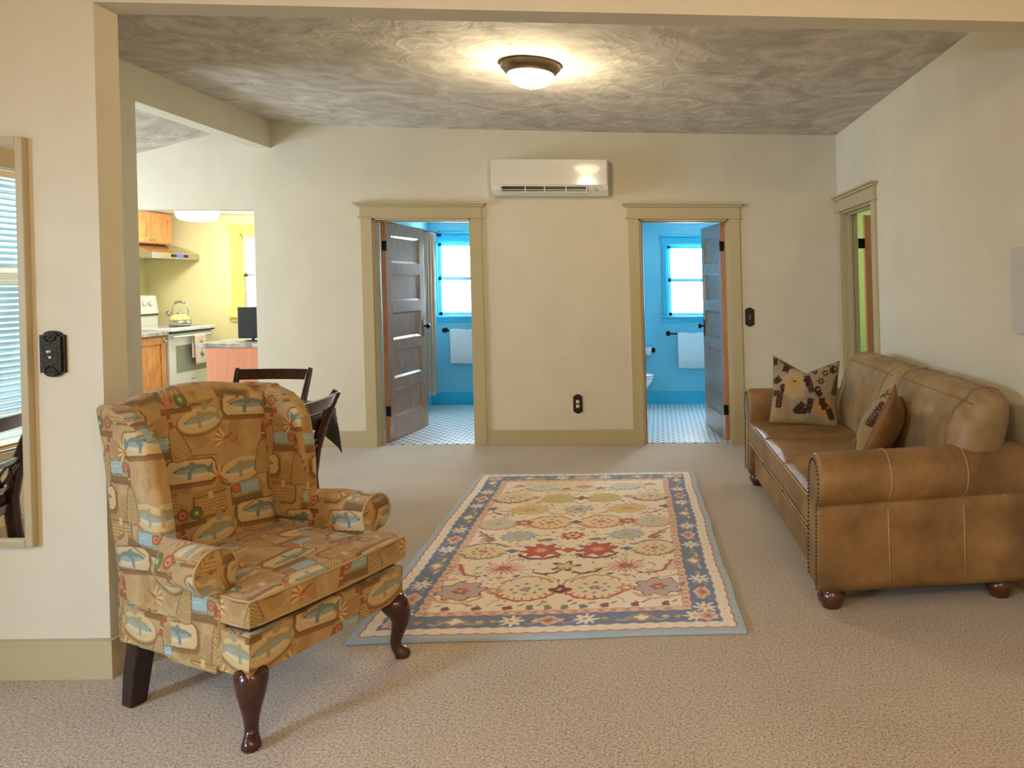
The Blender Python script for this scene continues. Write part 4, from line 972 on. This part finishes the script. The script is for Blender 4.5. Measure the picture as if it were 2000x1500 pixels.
def pillow(name, S_, T, mat_front, mat_back, loc, rot, label, ear=.10, notch=0):
    n = 84
    U, V = np.meshgrid(np.linspace(-1, 1, n), np.linspace(-1, 1, n)); 
    X = U*(1-ear*(1-V**2)**1.0*np.abs(U)**2)*S_/2; Z = V*(1-ear*1.1*(1-U**2)*np.abs(V)**2)*S_/2
    Z = Z-np.where(V > 0, notch*S_/2*(1-np.abs(U))**1.1*V**2, 0)
    H = T/2*np.clip((1-U**2), 0, 1)**.5*np.clip((1-V**2), 0, 1)**.5
    H = H*(1+.05*np.sin(5*U+3*V))
    def mk(sgn, nm, mat, parent, pt):
        v = np.stack([X, -sgn*H, Z], -1).reshape(-1, 3); I = np.arange(n*n).reshape(n, n); f = np.stack([I[:-1,:-1], I[:-1,1:], I[1:,1:], I[1:,:-1]], -1).reshape(-1, 4)
        if sgn < 0: f = f[:, ::-1]
        me = bpy.data.meshes.new(nm); me.from_pydata(v.tolist(), [], f.tolist()); o = newobj(nm, me, mat, parent, True)
        if pt: paint(me, FLO, (X/S_+.5).ravel()*.46, (Z/S_+.5).ravel()*.46)
        return o
    f = mk(1, name, mat_front, None, True); f.location = loc; f.rotation_euler = rot; tag(f, label, 'pillow')
    b = mk(-1, 'back_panel', mat_back, f, False); b['label'] = 'plain brown leather back'
    I = np.linspace(-1, 1, 40); loop = [(u, -1) for u in I]+[(1, v) for v in I]+[(u, 1) for u in I[::-1]]+[(-1, v) for v in I[::-1]]
    m = MB(); m.tube([(u*(1-ear*(1-v*v)*abs(u)**2)*S_/2, 0, v*(1-ear*1.1*(1-u*u)*abs(v)**2)*S_/2-(notch*S_/2*(1-abs(u))**1.1*v*v if v > 0 else 0)) for u, v in loop], .004, 6, True); m.build('piping', mat_back, f)
    return f
pillow('throw_pillow', .46, .15, M['floral'], M['leather'], (1.02, 5.13, .735), (math.radians(-16), math.radians(4), math.radians(-6)), 'floral chenille pillow with two pointed corners by the far sofa arm', .05, .42)
pillow('throw_pillow', .48, .20, M['floral'], M['leather'], (1.20, 3.98, .70), (math.radians(-24), math.radians(-14), math.radians(-114)), 'pillow with brown leather back leaning by the near sofa arm', .08, .25)

# ================================================================== DINING SET
def chair_parts(root):
    W = .25; mh = M['mahogany']
    for s_ in (-1, 1):
        pts = [(s_*.215, -.30, .005), (s_*.215, -.262, .12), (s_*.218, -.225, .28), (s_*.222, -.205, .44), (s_*.228, -.225, .58), (s_*.235, -.262, .72), (s_*.242, -.315, .86), (s_*.244, -.335, .895)]
        m = MB(); m.tube(pts, [.019,.020,.022,.024,.021,.019,.018,.016], 10, flat=1.5); m.build('back_post', mh, root)
        m = MB(); m.tube([(s_*.21, .235, .005), (s_*.21, .205, .18), (s_*.21, .195, .42)], [.015,.018,.022], 10); m.build('leg', mh, root)
    def rail(z0, z1, y0, y1, bow, name, t=.010):
        m = MB()
        def f(u, v, off=0):
            x = (2*u-1)*.243; z = z0+v*(z1-z0); y = y0+v*(y1-y0)-bow*(1-(2*u-1)**2); return (x, y+off, z)
        m.grid(lambda u, v: f(u, v, t), 16, 4); m.grid(lambda u, v: f(u, v, -t), 16, 4); 
        m.grid(lambda u, v: (f(u, 1, t-2*t*v)), 16, 2); m.grid(lambda u, v: (f(u, 0, t-2*t*v)), 16, 2); return m.build(name, mh, root)
    rail(.825, .893, -.302, -.333, .035, 'top_rail', .012); rail(.63, .655, -.236, -.246, .02, 'mid_rail', .008); rail(.50, .525, -.207, -.212, .015, 'mid_rail', .008)
    m = MB()
    for a, b in ((-.23,-.115),(-.115,0),(0,.115),(.115,.23)):
        m.tube([(a, -.218, .525), ((a+b)/2, -.235, .58), (b, -.248, .635)], .008, 8); m.tube([(b, -.218, .525), ((a+b)/2, -.235, .58), (a, -.248, .635)], .008, 8)
    m.build('lattice', mh, root)
    m = MB(); m.box(-.225, .225, -.215, .225, .385, .43, .006); m.build('seat_frame', mh, root)
    slab('seat', M['seatcloth'], root, lambda U, V: ((2*U-1)*.222, -.20+V*.425, .445+0*U), .444, .425, .045, .03, .018, 0, (0,0,1), puff=.012)
M['seatcloth'] = plain('dark_seat_cloth', (40,34,32), .9)
def copy_tree(o, parent=None):
    c = o.copy(); COL.objects.link(c); c.parent = parent
    for k in 'label', 'category', 'group':
        if parent is not None and k in c: del c[k]
    for ch_ in list(o.children): copy_tree(ch_, c)
    return c
c1 = empty('dining_chair', (-2.64, 4.86, 0), math.radians(181), 'dark mahogany dining chair on the far side of the round table', 'chair', 'dining chairs')
chair_parts(c1)
c2 = copy_tree(c1); c2.location = (-2.09, 3.87, 0); c2.rotation_euler = (0,0,math.radians(91)); c2['label'] = 'dark mahogany dining chair seen side-on just behind the armchair'
c3 = copy_tree(c1); c3.location = (-3.28, 2.28, 0); c3.rotation_euler = (0,0,math.radians(75)); c3['label'] = 'dark chair seen only as a reflection in the mirror'
tb = empty('dining_table', (-2.42, 4.22, 0), 0, 'round pedestal dining table under a black cloth behind the armchair', 'table')
m = MB(); m.lathe([(.10,.70),(.50,.705),(.545,.715),(.55,.73),(.545,.742),(.02,.745)], n=64); m.build('table_top', M['mahogany'], tb)
m = MB(); m.lathe([(.05,.12),(.085,.16),(.05,.22),(.04,.34),(.07,.46),(.05,.58),(.10,.70)], n=24); m.build('pedestal', M['mahogany'], tb)
for k in range(4):
    a = k*PI/2; m = MB(); m.tube([(.04*math.cos(a), .04*math.sin(a), .24), (.20*math.cos(a), .20*math.sin(a), .14), (.38*math.cos(a), .38*math.sin(a), .03)], [.030,.026,.020], 10); m.build('leg', M['mahogany'], tb)
nn = 90; v = []
for j in range(nn):
    for i in range(nn):
        x = (i/(nn-1)-.5)*1.16; y = (j/(nn-1)-.5)*1.16; rr = math.hypot(x, y); a = math.atan2(y, x)
        if rr <= .552: v.append((x, y, .7495))
        else:
            e = rr-.552; q = .552+.010+.12*e+.012*math.sin(a*14)*min(1, e/.1); v.append((q*math.cos(a), q*math.sin(a), .7495-.004-e*.92))
I = np.arange(nn*nn).reshape(nn, nn); f = np.stack([I[:-1,:-1], I[:-1,1:], I[1:,1:], I[1:,:-1]], -1).reshape(-1, 4)
me = bpy.data.meshes.new('tablecloth'); me.from_pydata(v, [], f.tolist()); o = newobj('tablecloth', me, M['tablecloth'], None, True); o.location = (-2.42, 4.22, 0); o.rotation_euler = (0,0,PI/4+.20)
tag(o, 'black square cloth draped over the round dining table', 'tablecloth')
m = MB(); m.lathe([(.02,.7515),(.515,.7515),(.520,.7535),(.515,.7555),(.02,.7555)], n=72); o = m.build('cloth_sheen_disc', M['clothsheen']); o.location = (-2.42, 4.22, 0); tag(o, 'dark violet disc added for the sheen on the black tablecloth', 'painted sheen')  # added disc, its colour paints the sky sheen of the cloth

# ================================================================== WALL AND CEILING FIXTURES
cl = empty('ceiling_light', (-.808, 4.74, cz(-.73)), 0, 'flush ceiling light with pewter rim and glowing glass bowl', 'ceiling light')
m = MB(); m.lathe([(.186,0.004),(.190,-.012),(.183,-.020),(.186,-.028),(.170,-.040),(.168,-.048),(.150,-.062),(.140,-.068)], n=56, cap=True); m.build('rim', M['pewter'], cl)
def bowlmat():
    m, N, L, b = nt('glowing_alabaster_glass'); b.inputs['Base Color'].default_value = (1,.9,.75,1)
    b.inputs['Emission Color'].default_value = (1,.80,.50,1); b.inputs['Emission Strength'].default_value = 9; return m
M['bowl'] = bowlmat()
m = MB(); m.lathe([(.146*math.cos(t)**.8, -.060-.085*math.sin(t)) for t in np.linspace(0, PI/2*.97, 18)], n=56); m.build('glass_bowl', M['bowl'], cl)
m = MB(); m.lathe([(.004,-.142),(.014,-.146),(.016,-.152),(.008,-.160),(.002,-.163)], n=16); m.build('finial', M['pewter'], cl)
lg = light('ceiling_lamp_glow', 'POINT', (-.808, 4.74, cz(-.73)-.27), 22, (1,.84,.56), .06)
# mini split air conditioner
ax, az = -1.418, 2.272; aw, ah = 1.035, .325
an = empty('air_conditioner', (ax, YB, az), 0, 'white wall air conditioner high between the two bathroom doors', 'air conditioner')
m = MB(); pr = [(0,.012),(-.10,.0),(-.185,.045),(-.200,.075),(-.205,.10),(-.205,.26),(-.195,.305),(-.17,ah),(0,ah)]
m.prism(pr, 0, aw, 'x'); o = m.build('body', M['acwhite'] if 'acwhite' in M else M['white'], an, lean=True); bv = o.modifiers.new('b', 'BEVEL'); bv.width = .006; bv.segments = 3; bv.limit_method = 'ANGLE'
m = MB(); m.box(.003, aw-.003, -.214, -.2055, .085, ah-.012, .004); m.build('front_panel', M['gloss'] if 'gloss' in M else plain('gloss_white', (228,224,214), .12, coat=.5), an, lean=True)
m = MB(); m.box(.085, .855, -.207, -.17, .028, .072); m.build('outlet', M['black_plastic'], an, lean=True)
m = MB(); m.box(.085, .855, -.212, -.206, .040, .046); m.box(.085, .855, -.216, -.200, .020, .028); 
for x in (.09, .30, .47, .66, .845): m.box(x, x+.008, -.214, -.2, .028, .072)
m.build('louvre', M['steelwhite'] if 'steelwhite' in M else M['ivory'], an, lean=True)
m = MB(); m.box(.905, .945, -.2075, -.2050, .064, .068); m.box(.965, .995, -.2075, -.2050, .064, .068); m.box(.92, .95, -.2095, -.2050, .035, .050, .002); m.build('indicator', plain('grey_mark', (150,150,146), .5), an, lean=True)
# plates
def plate(name, x, y, z, label, cat, kind, W=.078, H=.165, depth=1):
    r = empty(name, (x, y, z), 0, label, cat)
    pts = []
    h = H/2-.018
    pts += [(-W/2, -h), (-W*.40, -h)]; pts += [(W*.36*math.cos(t), -h+.001-.017*math.sin(t)) for t in np.linspace(PI, 0, 12)]; pts += [(W*.40, -h), (W/2, -h), (W/2, h), (W*.40, h)]
    pts += [(W*.36*math.cos(t), h-.001+.017*math.sin(t)) for t in np.linspace(0, PI, 12)]; pts += [(-W*.40, h), (-W/2, h)]
    sd = 1
    m = MB(); m.prism(pts, -.005*depth, 0, 'y'); m.prism([(p[0]*.80, p[1]*.93) for p in pts], -.009*depth, -.005*depth, 'y'); m.prism([(p[0]*.55, p[1]*.5) for p in pts], -.009*depth-.001, -.009*depth, 'y')
    for s_ in (-1, 1):
        m.lathe([(.007,-.009*depth),(.005,-.009*depth-.002),(.001,-.009*depth-.003)], (0, 0, s_*H*.36), 'y', 12)
        for t in (-1, 1): m.tube([(t*.004, -.010*depth, s_*H*.26), (t*.016, -.011*depth, s_*H*.30), (t*.022, -.010*depth, s_*H*.36), (t*.012, -.010*depth, s_*H*.39)], .0022, 6)
    m.build('cover_plate', M['bronze'], r, lean=True)
    if kind == 'push':
        m = MB(); m.lathe([(.0052,-.009),(.0052,-.034),(.001,-.036)], (0, 0, .010), 'y', 12); m.build('push_button', M['ivory'], r, lean=True)
        m = MB(); m.lathe([(.0052,-.009),(.0052,-.024),(.001,-.026)], (0, 0, -.012), 'y', 12); m.build('push_button', M['ivory'], r, lean=True)
    else:
        for s_ in (-1, 1):
            m = MB(); m.lathe([(.0175,-.009),(.0170,-.0125),(.001,-.013)], (0, 0, s_*.0205), 'y', 20); o = m.build('socket', M['ivory'], r, lean=True)
            m = MB(); 
            for t in (-1, 1): m.box(t*.006-.001, t*.006+.001, -.0136, -.0128, s_*.0205-.001, s_*.0205+.008)
            m.lathe([(.002,-.0128),(.002,-.0136)], (0, 0, s_*.0205-.007), 'y', 8); m.build('slot', M['black_plastic'], o, lean=True)
    return r
plate('wall_outlet', -.723, YB, .378, 'bronze duplex outlet low on the back wall between the doors', 'outlet', 'out', .084, .18)
plate('light_switch', .878, YB, 1.172, 'bronze push-button switch right of the right bathroom door', 'switch', 'push', .086, .18)
plate('light_switch', -2.244, 2.863, 1.222, 'bronze push-button switch beside the mirror in the foreground', 'switch', 'push', .092, .178, 2.2)
# mirror on the partition
mr = empty('wall_mirror', (-2.32, 2.863, .50), 0, 'tall tan framed mirror at the left edge reflecting a window', 'mirror')
m = MB(); Z0, Z1, X1, X0 = 0, 1.535, 0, -.72
m.box(X1-.028, X1, -.030, 0, Z0, Z1, .004); m.box(X0, X0+.028, -.030, 0, Z0, Z1, .004); m.box(X0+.028, X1-.028, -.030, 0, Z0, Z0+.028, .004); m.box(X0+.028, X1-.028, -.030, 0, Z1-.028, Z1, .004)
m.build('frame', M['trim'], mr, lean=True)
m = MB(); m.box(X0+.025, X1-.025, -.014, -.004, .025, Z1-.025); o = m.build('glass', M['mirror'], mr, lean=True)
# pale panel at right edge
xw = RW(3.19, 0, 0)
m = MB(lambda x, y, z: RW(y, x, z)); m.box(-.03, 0, 3.27, 3.85, 1.25, 1.66, .003); o = m.build('wall_canvas', M['pale'], lean=True); tag(o, 'pale grey canvas edge on the right wall above the sofa arm', 'picture')

# ================================================================== BATHROOMS
def towel_bar(name, x0, x1, z, label):
    r = empty(name, (x0, YT, z), 0, label, 'towel bar')
    for x in (0, x1-x0):
        m = MB(); m.lathe([(.030,0),(.030,-.008),(.012,-.014),(.011,-.050),(.026,-.056),(.030,-.070),(.024,-.084),(.004,-.090)], (x, 0, 0), 'y', 20); m.build('bracket', M['black'], r, lean=True)
    m = MB(); m.lathe([(.009,0),(.009,x1-x0)], (0, -.066, 0), 'x', 12); m.build('rod', M['black'], r, lean=True)
def towel(x0, x1, z, zb, label, lean=True):
    m = MB(); W = x1-x0
    def f(u, v):
        s_ = v*2-1; zz = z+.012 if abs(s_) < .06 else z+.012-(abs(s_)-.06)/.94*(z-zb if s_ > 0 else (z-zb)*.86)
        y = YT-.066-(.016 if s_ > 0 else -.016)*min(1, abs(s_)/.06); fl = max(0, abs(s_)-.1)
        return (x0+W*u+.012*fl*math.sin(3*u+1)+.02*fl*(u-.5), y-.012*math.sin(u*9+v*2)*fl*(1 if s_ > 0 else .2), zz+.004*math.sin(u*12))
    m.grid(f, 26, 50); o = m.build('towel', M['towel'], lean=lean); md = o.modifiers.new('s', 'SOLIDIFY'); md.thickness = .010; tag(o, label, 'towel')
    m2 = MB()
    for zz in (.16, .18, .20): m2.box(x0+.014, x1-.012, YT-.105, YT-.098, zb+zz*.5, zb+zz*.5+.004)
    b = m2.build('band', M['towel'], o, lean=lean)
towel_bar('towel_bar', -2.555, -1.75, .915, 'black iron towel bar under the left bathroom window')
towel(-2.485, -1.98, .915, .50, 'white bath towel hanging in the left bathroom')
towel_bar('towel_bar', .150, .95, .868, 'black iron towel bar under the right bathroom window')
towel(.262, .70, .868, .435, 'white bath towel hanging in the right bathroom')
tp = empty('toilet_paper_holder', (-.04, YT-0, .665), 0, 'black toilet paper holder seen past the right bathroom door edge', 'paper holder')
m = MB(); m.lathe([(.028,0),(.028,-.008),(.011,-.014),(.011,-.055),(.024,-.062),(.026,-.074),(.004,-.084)], (0,0,0), 'y', 18); m.lathe([(.008,-.16),(.008,0)], (0, -.066, 0), 'x', 10); m.build('arm', M['black'], tp, lean=True)
m = MB(); m.lathe([(.02,0),(.055,0),(.055,.11),(.02,.11)], (-.17, YT-.066, .655), 'x', 28); o = m.build('toilet_roll', M['towel'], lean=True); tag(o, 'white toilet roll on the black holder', 'toilet roll')
# toilet, mostly hidden behind the jamb, facing +x from the middle wall
tl = empty('toilet', (-.80, 8.58, 0), 0, 'white toilet bowl peeking past the right bathroom door jamb', 'toilet')
m = MB()
def sec(cx, rx, ry, z, n=30): return [(cx+rx*math.cos(2*PI*i/n), ry*math.sin(2*PI*i/n), z) for i in range(n)]
S_ = [sec(.36,.17,.11,0.005), sec(.36,.16,.10,.06), sec(.38,.17,.11,.14), sec(.43,.22,.15,.24), sec(.47,.265,.18,.33), sec(.48,.275,.19,.37), sec(.48,.27,.185,.385)]
vv = [p for s_ in S_ for p in s_]; ff = [(j*30+i, j*30+(i+1)%30, (j+1)*30+(i+1)%30, (j+1)*30+i) for j in range(6) for i in range(30)]; ff.append(tuple(range(180, 210)))
m._add(vv, ff, True); m.build('bowl', M['porcelain'], tl, lean=True)
for z0, nm in ((.390, 'seat'), (.414, 'lid')):
    m = MB(); vv = sec(.48,.28,.195,z0)+sec(.48,.285,.20,z0+.008)+sec(.48,.28,.195,z0+.018)+sec(.48,.25,.17,z0+.021)
    ff = [(j*30+i, j*30+(i+1)%30, (j+1)*30+(i+1)%30, (j+1)*30+i) for j in range(3) for i in range(30)]; ff += [tuple(range(29,-1,-1)), tuple(range(90,120))]
    m._add(vv, ff, True); m.build(nm, M['porcelain'], tl, lean=True)
m = MB(); m.box(.01, .20, -.22, .22, .38, .74, .02); m.box(0.005, .21, -.23, .23, .74, .775, .01); m.build('tank', M['porcelain'], tl, lean=True)
# bathtub and curtain in the left bathroom
m = MB()
def cur(u, v):
    y = 8.33+.45*u; x = -2.58+.026*math.sin(u*30)-.006*math.sin(v*4+u*12)+.015*(v); z = .20+v*1.86; return (x-.02*(1-v)*math.sin(u*9), y, z)
m.grid(cur, 80, 20); o = m.build('shower_curtain', M['curtain'], lean=True); tag(o, 'taupe shower curtain behind the left bathroom door', 'curtain')
rd = empty('curtain_rod', (-2.60, 7.1, 2.08), 0, 'black curtain rod end above the left bathroom door edge', 'curtain rod')
m = MB(); m.lathe([(.011,0),(.011,1.98)], (0,0,0), 'y', 12); m.build('rod', M['black'], rd, lean=True)
m = MB(); m.lathe([(.012,1.96),(.034,1.975),(.036,1.995),(.02,1.998)], (0,0,0), 'y', 20); m.build('flange', M['black'], rd, lean=True)

# ================================================================== KITCHEN
XL = -6.08
def shaker(mb, fx, y0, y1, z0, z1, t=.02, st=.06):
    """door on a +x face at x=fx"""
    mb.box(fx, fx+t, y0, y0+st, z0, z1, .002); mb.box(fx, fx+t, y1-st, y1, z0, z1, .002); mb.box(fx, fx+t, y0+st, y1-st, z0, z0+st, .002); mb.box(fx, fx+t, y0+st, y1-st, z1-st, z1, .002); mb.box(fx, fx+t*.45, y0+st, y1-st, z0+st, z1-st)
def T0(x, y, z): return Matrix.Translation((-x, -y, -z))
# base cabinet run and its worktop
b = empty('base_cabinet', (-5.60, 7.0, 0), 0, 'knotty alder base cabinet left of the white range', 'cabinet'); t = T0(-5.60, 7.0, 0)
m = MB(); m.T = t; m.box(-6.06, -5.26, 7.02, 8.095, .10, .925); m.box(-6.06, -5.32, 7.02, 8.095, 0, .10); m.build('body', M['knotty'], b, lean=True)
for y0, y1 in ((7.05, 7.56), (7.57, 8.08)):
    m = MB(); m.T = t; shaker(m, -5.26, y0, y1, .12, .91, st=.07); d = m.build('door', M['knotty'], b, lean=True)
    m = MB(); m.T = t; m.lathe([(.006,0),(.006,.014),(.015,.022),(.013,.034),(.003,.037)], (-5.24, y1-.035 if y0 > 7.3 else y0+.035, .86), 'x', 14); m.build('knob', M['steel'], d, lean=True)
m = MB(); m.box(-6.07, -5.215, 7.0, 8.10, .93, .967, .004); tag(m.build('countertop', M['counter'], lean=True), 'grey laminate worktop on the alder cabinets left of the range', 'countertop')
# range
r = empty('kitchen_range', (-5.6, 8.5, 0), 0, 'white electric range with oven window between cabinet and yellow wall', 'range'); t = T0(-5.6, 8.5, 0)
def K(): a = MB(); a.T = t; return a
m = K(); m.box(-5.96, -5.27, 8.12, 8.90, .02, .955, .004); m.build('body', M['white'], r, lean=True)
m = K(); m.box(-5.97, -5.19, 8.108, 8.912, .958, .995, .008); m.build('cooktop', M['white'], r, lean=True)
m = K(); m.box(-5.84, -5.25, 8.15, 8.87, .9955, .998, .001); m.build('glass_top', plain('pale_ceramic', (186,188,182), .08), r, lean=True)
m = K(); m.prism([(-5.97, .995), (-5.86, .995), (-5.86, 1.12), (-5.845, 1.13), (-5.875, 1.335), (-5.89, 1.345), (-5.97, 1.345)], 8.12, 8.90, 'y'); bp_ = m.build('control_panel', M['white'], r, lean=True)
m = K(); m.box(-5.862, -5.843, 8.13, 8.89, 1.112, 1.122); m.build('shadow_gap', M['black_plastic'], bp_, lean=True)
for y in (8.22, 8.32, 8.66, 8.77):
    m = K(); m.lathe([(.026,0),(.024,.02),(.012,.024)], (-5.855, y, 1.25), 'x', 18); m.build('knob', M['white'], bp_, lean=True)
m = K(); m.box(-5.27, -5.235, 8.125, 8.895, .30, .935, .006); dr = m.build('oven_door', M['white'], r, lean=True)
m = K(); m.box(-5.2355, -5.2325, 8.24, 8.80, .50, .80, .001); m.build('oven_window', M['darkglass'], dr, lean=True)
m = K(); m.tube([(-5.235, 8.17, .895), (-5.20, 8.18, .90), (-5.185, 8.25, .90), (-5.185, 8.78, .90), (-5.20, 8.85, .90), (-5.235, 8.86, .895)], .012, 10); m.build('handle', M['white'], dr, lean=True)
m = K(); m.box(-5.235, -5.2335, 8.49, 8.57, .405, .415); m.build('badge', plain('grey_print', (130,130,130), .5), dr, lean=True)
m = K(); m.box(-5.27, -5.236, 8.13, 8.89, .05, .282, .006); m.build('drawer', M['white'], r, lean=True)
m = K(); m.box(-5.272, -5.252, 8.122, 8.898, .282, .300); m.build('shadow_gap', M['black_plastic'], r, lean=True)
m = K(); m.box(-5.28, -5.21, 8.115, 8.905, .940, .957); m.build('shadow_gap', M['black_plastic'], r, lean=True)
# towel over the oven handle
m = MB()
def tw(u, v):
    s_ = 2*v-1; z = .912-max(0, abs(s_)-.05)*(.36 if s_ > 0 else .28); x = -5.185+(.016 if s_ > 0 else -.016)*min(1, abs(s_)/.05)
    return (x+.008*math.sin(u*10)*abs(s_), 8.46+.21*u+.02*s_*(s_ > 0), z)
m.grid(tw, 16, 40); me_o = m.build('dish_towel', attrmat('printed_dish_towel', .95, .2, 200), lean=True); tag(me_o, 'peach dish towel with sunflower print hanging on the oven handle', 'dish towel')
DT = Canvas(.21, .80, .005, (240,216,200)); DT.ell(.12, .55, .05, .05, (236,160,60), 0, 1, 12, .15); DT.ell(.12, .55, .02, .02, (150,84,40)); DT.ell(.12, .68, .03, .02, (96,120,70), .5); DT.line(.12, .58, .13, .72, .006, (110,130,80))
uu, vv2 = np.meshgrid(np.linspace(0, .21, 16), np.linspace(0, .80, 40)); paint(me_o.data, DT, uu.ravel(), vv2.ravel())
md = me_o.modifiers.new('s', 'SOLIDIFY'); md.thickness = .004
# kettle
k_ = empty('tea_kettle', (-5.38, 8.55, .999), 0, 'yellow whistling kettle with looped handle on the range top', 'kettle'); t2 = None
m = MB(); m.lathe([(.095,0),(.112,.012),(.115,.035),(.108,.062)], n=32); m.build('base', M['steel'], k_, lean=True)
m = MB(); m.lathe([(.108,.062),(.098,.095),(.075,.120),(.045,.135),(.02,.139)], n=32); m.build('body', plain('yellow_enamel', (238,220,140), .2, coat=.4), k_, lean=True)
m = MB(); m.lathe([(.040,.137),(.036,.146),(.012,.150),(.016,.165),(.004,.172)], n=20); m.build('lid', M['steel'], k_, lean=True)
m = MB(); m.tube([(-.065,0,.085), (-.095,0,.115), (-.125,0,.150)], [.026,.018,.014], 12); m.tube([(-.108,0,.128), (-.145,0,.150)], [.024,.024], 12); m.build('spout', M['steel'], k_, lean=True)
m = MB(); m.tube([(-.085,0,.10), (-.088,0,.18), (-.065,0,.245), (-.02,0,.265), (.035,0,.262), (.075,0,.235), (.092,0,.18), (.088,0,.11)], .006, 8); m.tube([(-.05,0,.262), (-.02,0,.274), (.03,0,.272), (.06,0,.258)], .013, 10); m.build('handle', M['steel'], k_, lean=True)
# hood and upper cabinet
h = empty('range_hood', (-5.7, 8.5, 1.74), 0, 'stainless range hood with blue display over the range', 'range hood'); t = T0(-5.7, 8.5, 1.74)
m = K(); m.prism([(-6.07, 1.76), (-5.44, 1.76), (-5.44, 1.825), (-5.72, 1.93), (-6.07, 1.93)], 8.20, 9.03, 'y'); m.build('canopy', M['steel'], h, lean=True)
m = K(); m.box(-5.442, -5.437, 8.52, 8.82, 1.778, 1.812); dpl = m.build('control_strip', M['black_plastic'], h, lean=True)
m = K(); m.box(-5.437, -5.435, 8.61, 8.73, 1.782, 1.808); m.build('display', plain('blue_display', (30,40,220), .4, emit=(.05,.08,1), es=2.5), dpl, lean=True)
u = empty('wall_cabinet', (-5.8, 8.5, 1.93), 0, 'knotty alder wall cabinet above the steel range hood', 'cabinet'); t = T0(-5.8, 8.5, 1.93)
m = K(); m.box(-6.07, -5.66, 8.12, 8.86, 1.93, 2.29, .003); m.build('body', M['knotty'], u, lean=True)
for y0, y1, ky in ((8.13, 8.49, 8.47), (8.50, 8.85, 8.52)):
    m = K(); shaker(m, -5.66, y0, y1, 1.945, 2.275, st=.055); d = m.build('door', M['knotty'], u, lean=True)
    m = K(); m.lathe([(.006,0),(.006,.012),(.014,.020),(.012,.030),(.003,.033)], (-5.64, ky, 1.975), 'x', 12); m.build('knob', M['steel'], d, lean=True)
# peninsula
p = empty('peninsula_cabinet', (-3.9, 7.2, 0), 0, 'peach alder peninsula end panel inside the kitchen opening', 'cabinet'); t = T0(-3.9, 7.2, 0)
m = K(); m.box(-4.155, -3.2, 6.99, 7.55, 0, .885); m.build('body', M['alderpanel'], p, lean=True)
m = K(); m.box(-4.157, -3.2, 6.984, 6.99, .0, .885); m.build('end_panel', M['alderpanel'], p, lean=True)
m = MB(); m.box(-4.235, -3.2, 6.965, 7.66, .888, .93, .006); tag(m.build('countertop', M['counter'], lean=True), 'grey laminate worktop on the peach peninsula', 'countertop')
tv = empty('small_screen', (-3.90, 7.25, .93), math.radians(6), 'small black flat screen standing on the peninsula seen from behind', 'screen')
m = MB(); m.box(-.10, .16, -.02, .02, .025, .325, .008); m.build('housing', M['black_plastic'], tv, lean=True)
m = MB(); m.box(.02, .04, -.01, .01, .005, .04); m.lathe([(.07,0),(.07,.006),(.02,.010)], (.03, 0, 0), n=24); m.build('stand', M['black_plastic'], tv, lean=True)
m = MB(); m.box(.095, .125, -.022, -.020, .19, .197); m.build('mark', plain('dim_mark', (90,92,92), .4), tv, lean=True)
k = empty('kitchen_ceiling_light', (-4.82, 8.0, 2.30), 0, 'white glowing drum light on the kitchen ceiling', 'ceiling light')
m = MB(); m.lathe([(.205,0),(.205,-.03),(.198,-.032)], n=48); m.build('base', M['white'], k, lean=True)
m = MB(); m.lathe([(.198,-.03),(.202,-.07),(.192,-.115),(.165,-.145),(.11,-.158),(.01,-.163)], n=48); m.build('shade', plain('lit_shade', (255,255,250), .5, emit=(1,.98,.93), es=32), k, lean=True)
# ---- front room lamps behind the viewer
for x, y in ((-.9, -.5), (.95, -.8)):
    k = empty('flush_ceiling_lamp', (x, y, 2.93), 0, 'flush ceiling lamp %s' % ('on the left, behind the viewer' if x < 0 else 'on the right, behind the viewer'), 'ceiling light')
    m = MB(); m.lathe([(.17,0),(.17,-.03),(.14,-.05)], n=32); m.build('rim', M['pewter'], k)
    m = MB(); m.lathe([(.14*math.cos(a), -.045-.07*math.sin(a)) for a in np.linspace(0, PI/2*.97, 10)], n=32); m.build('glass_bowl', M['bowl'], k)
    light('front_room_lamp', 'POINT', (x, y, 2.68), 54, (1,.67,.36), .12)

# ================================================================== the lean
bpy.context.view_layer.update()
SH = Matrix.Identity(4); SH[0][2] = -KL
done = set()
for o in LEAN:
    if o.data.name in done: continue
    done.add(o.data.name)
    mw = o.matrix_world; o.data.transform(mw.inverted() @ SH @ mw); o.data.update()
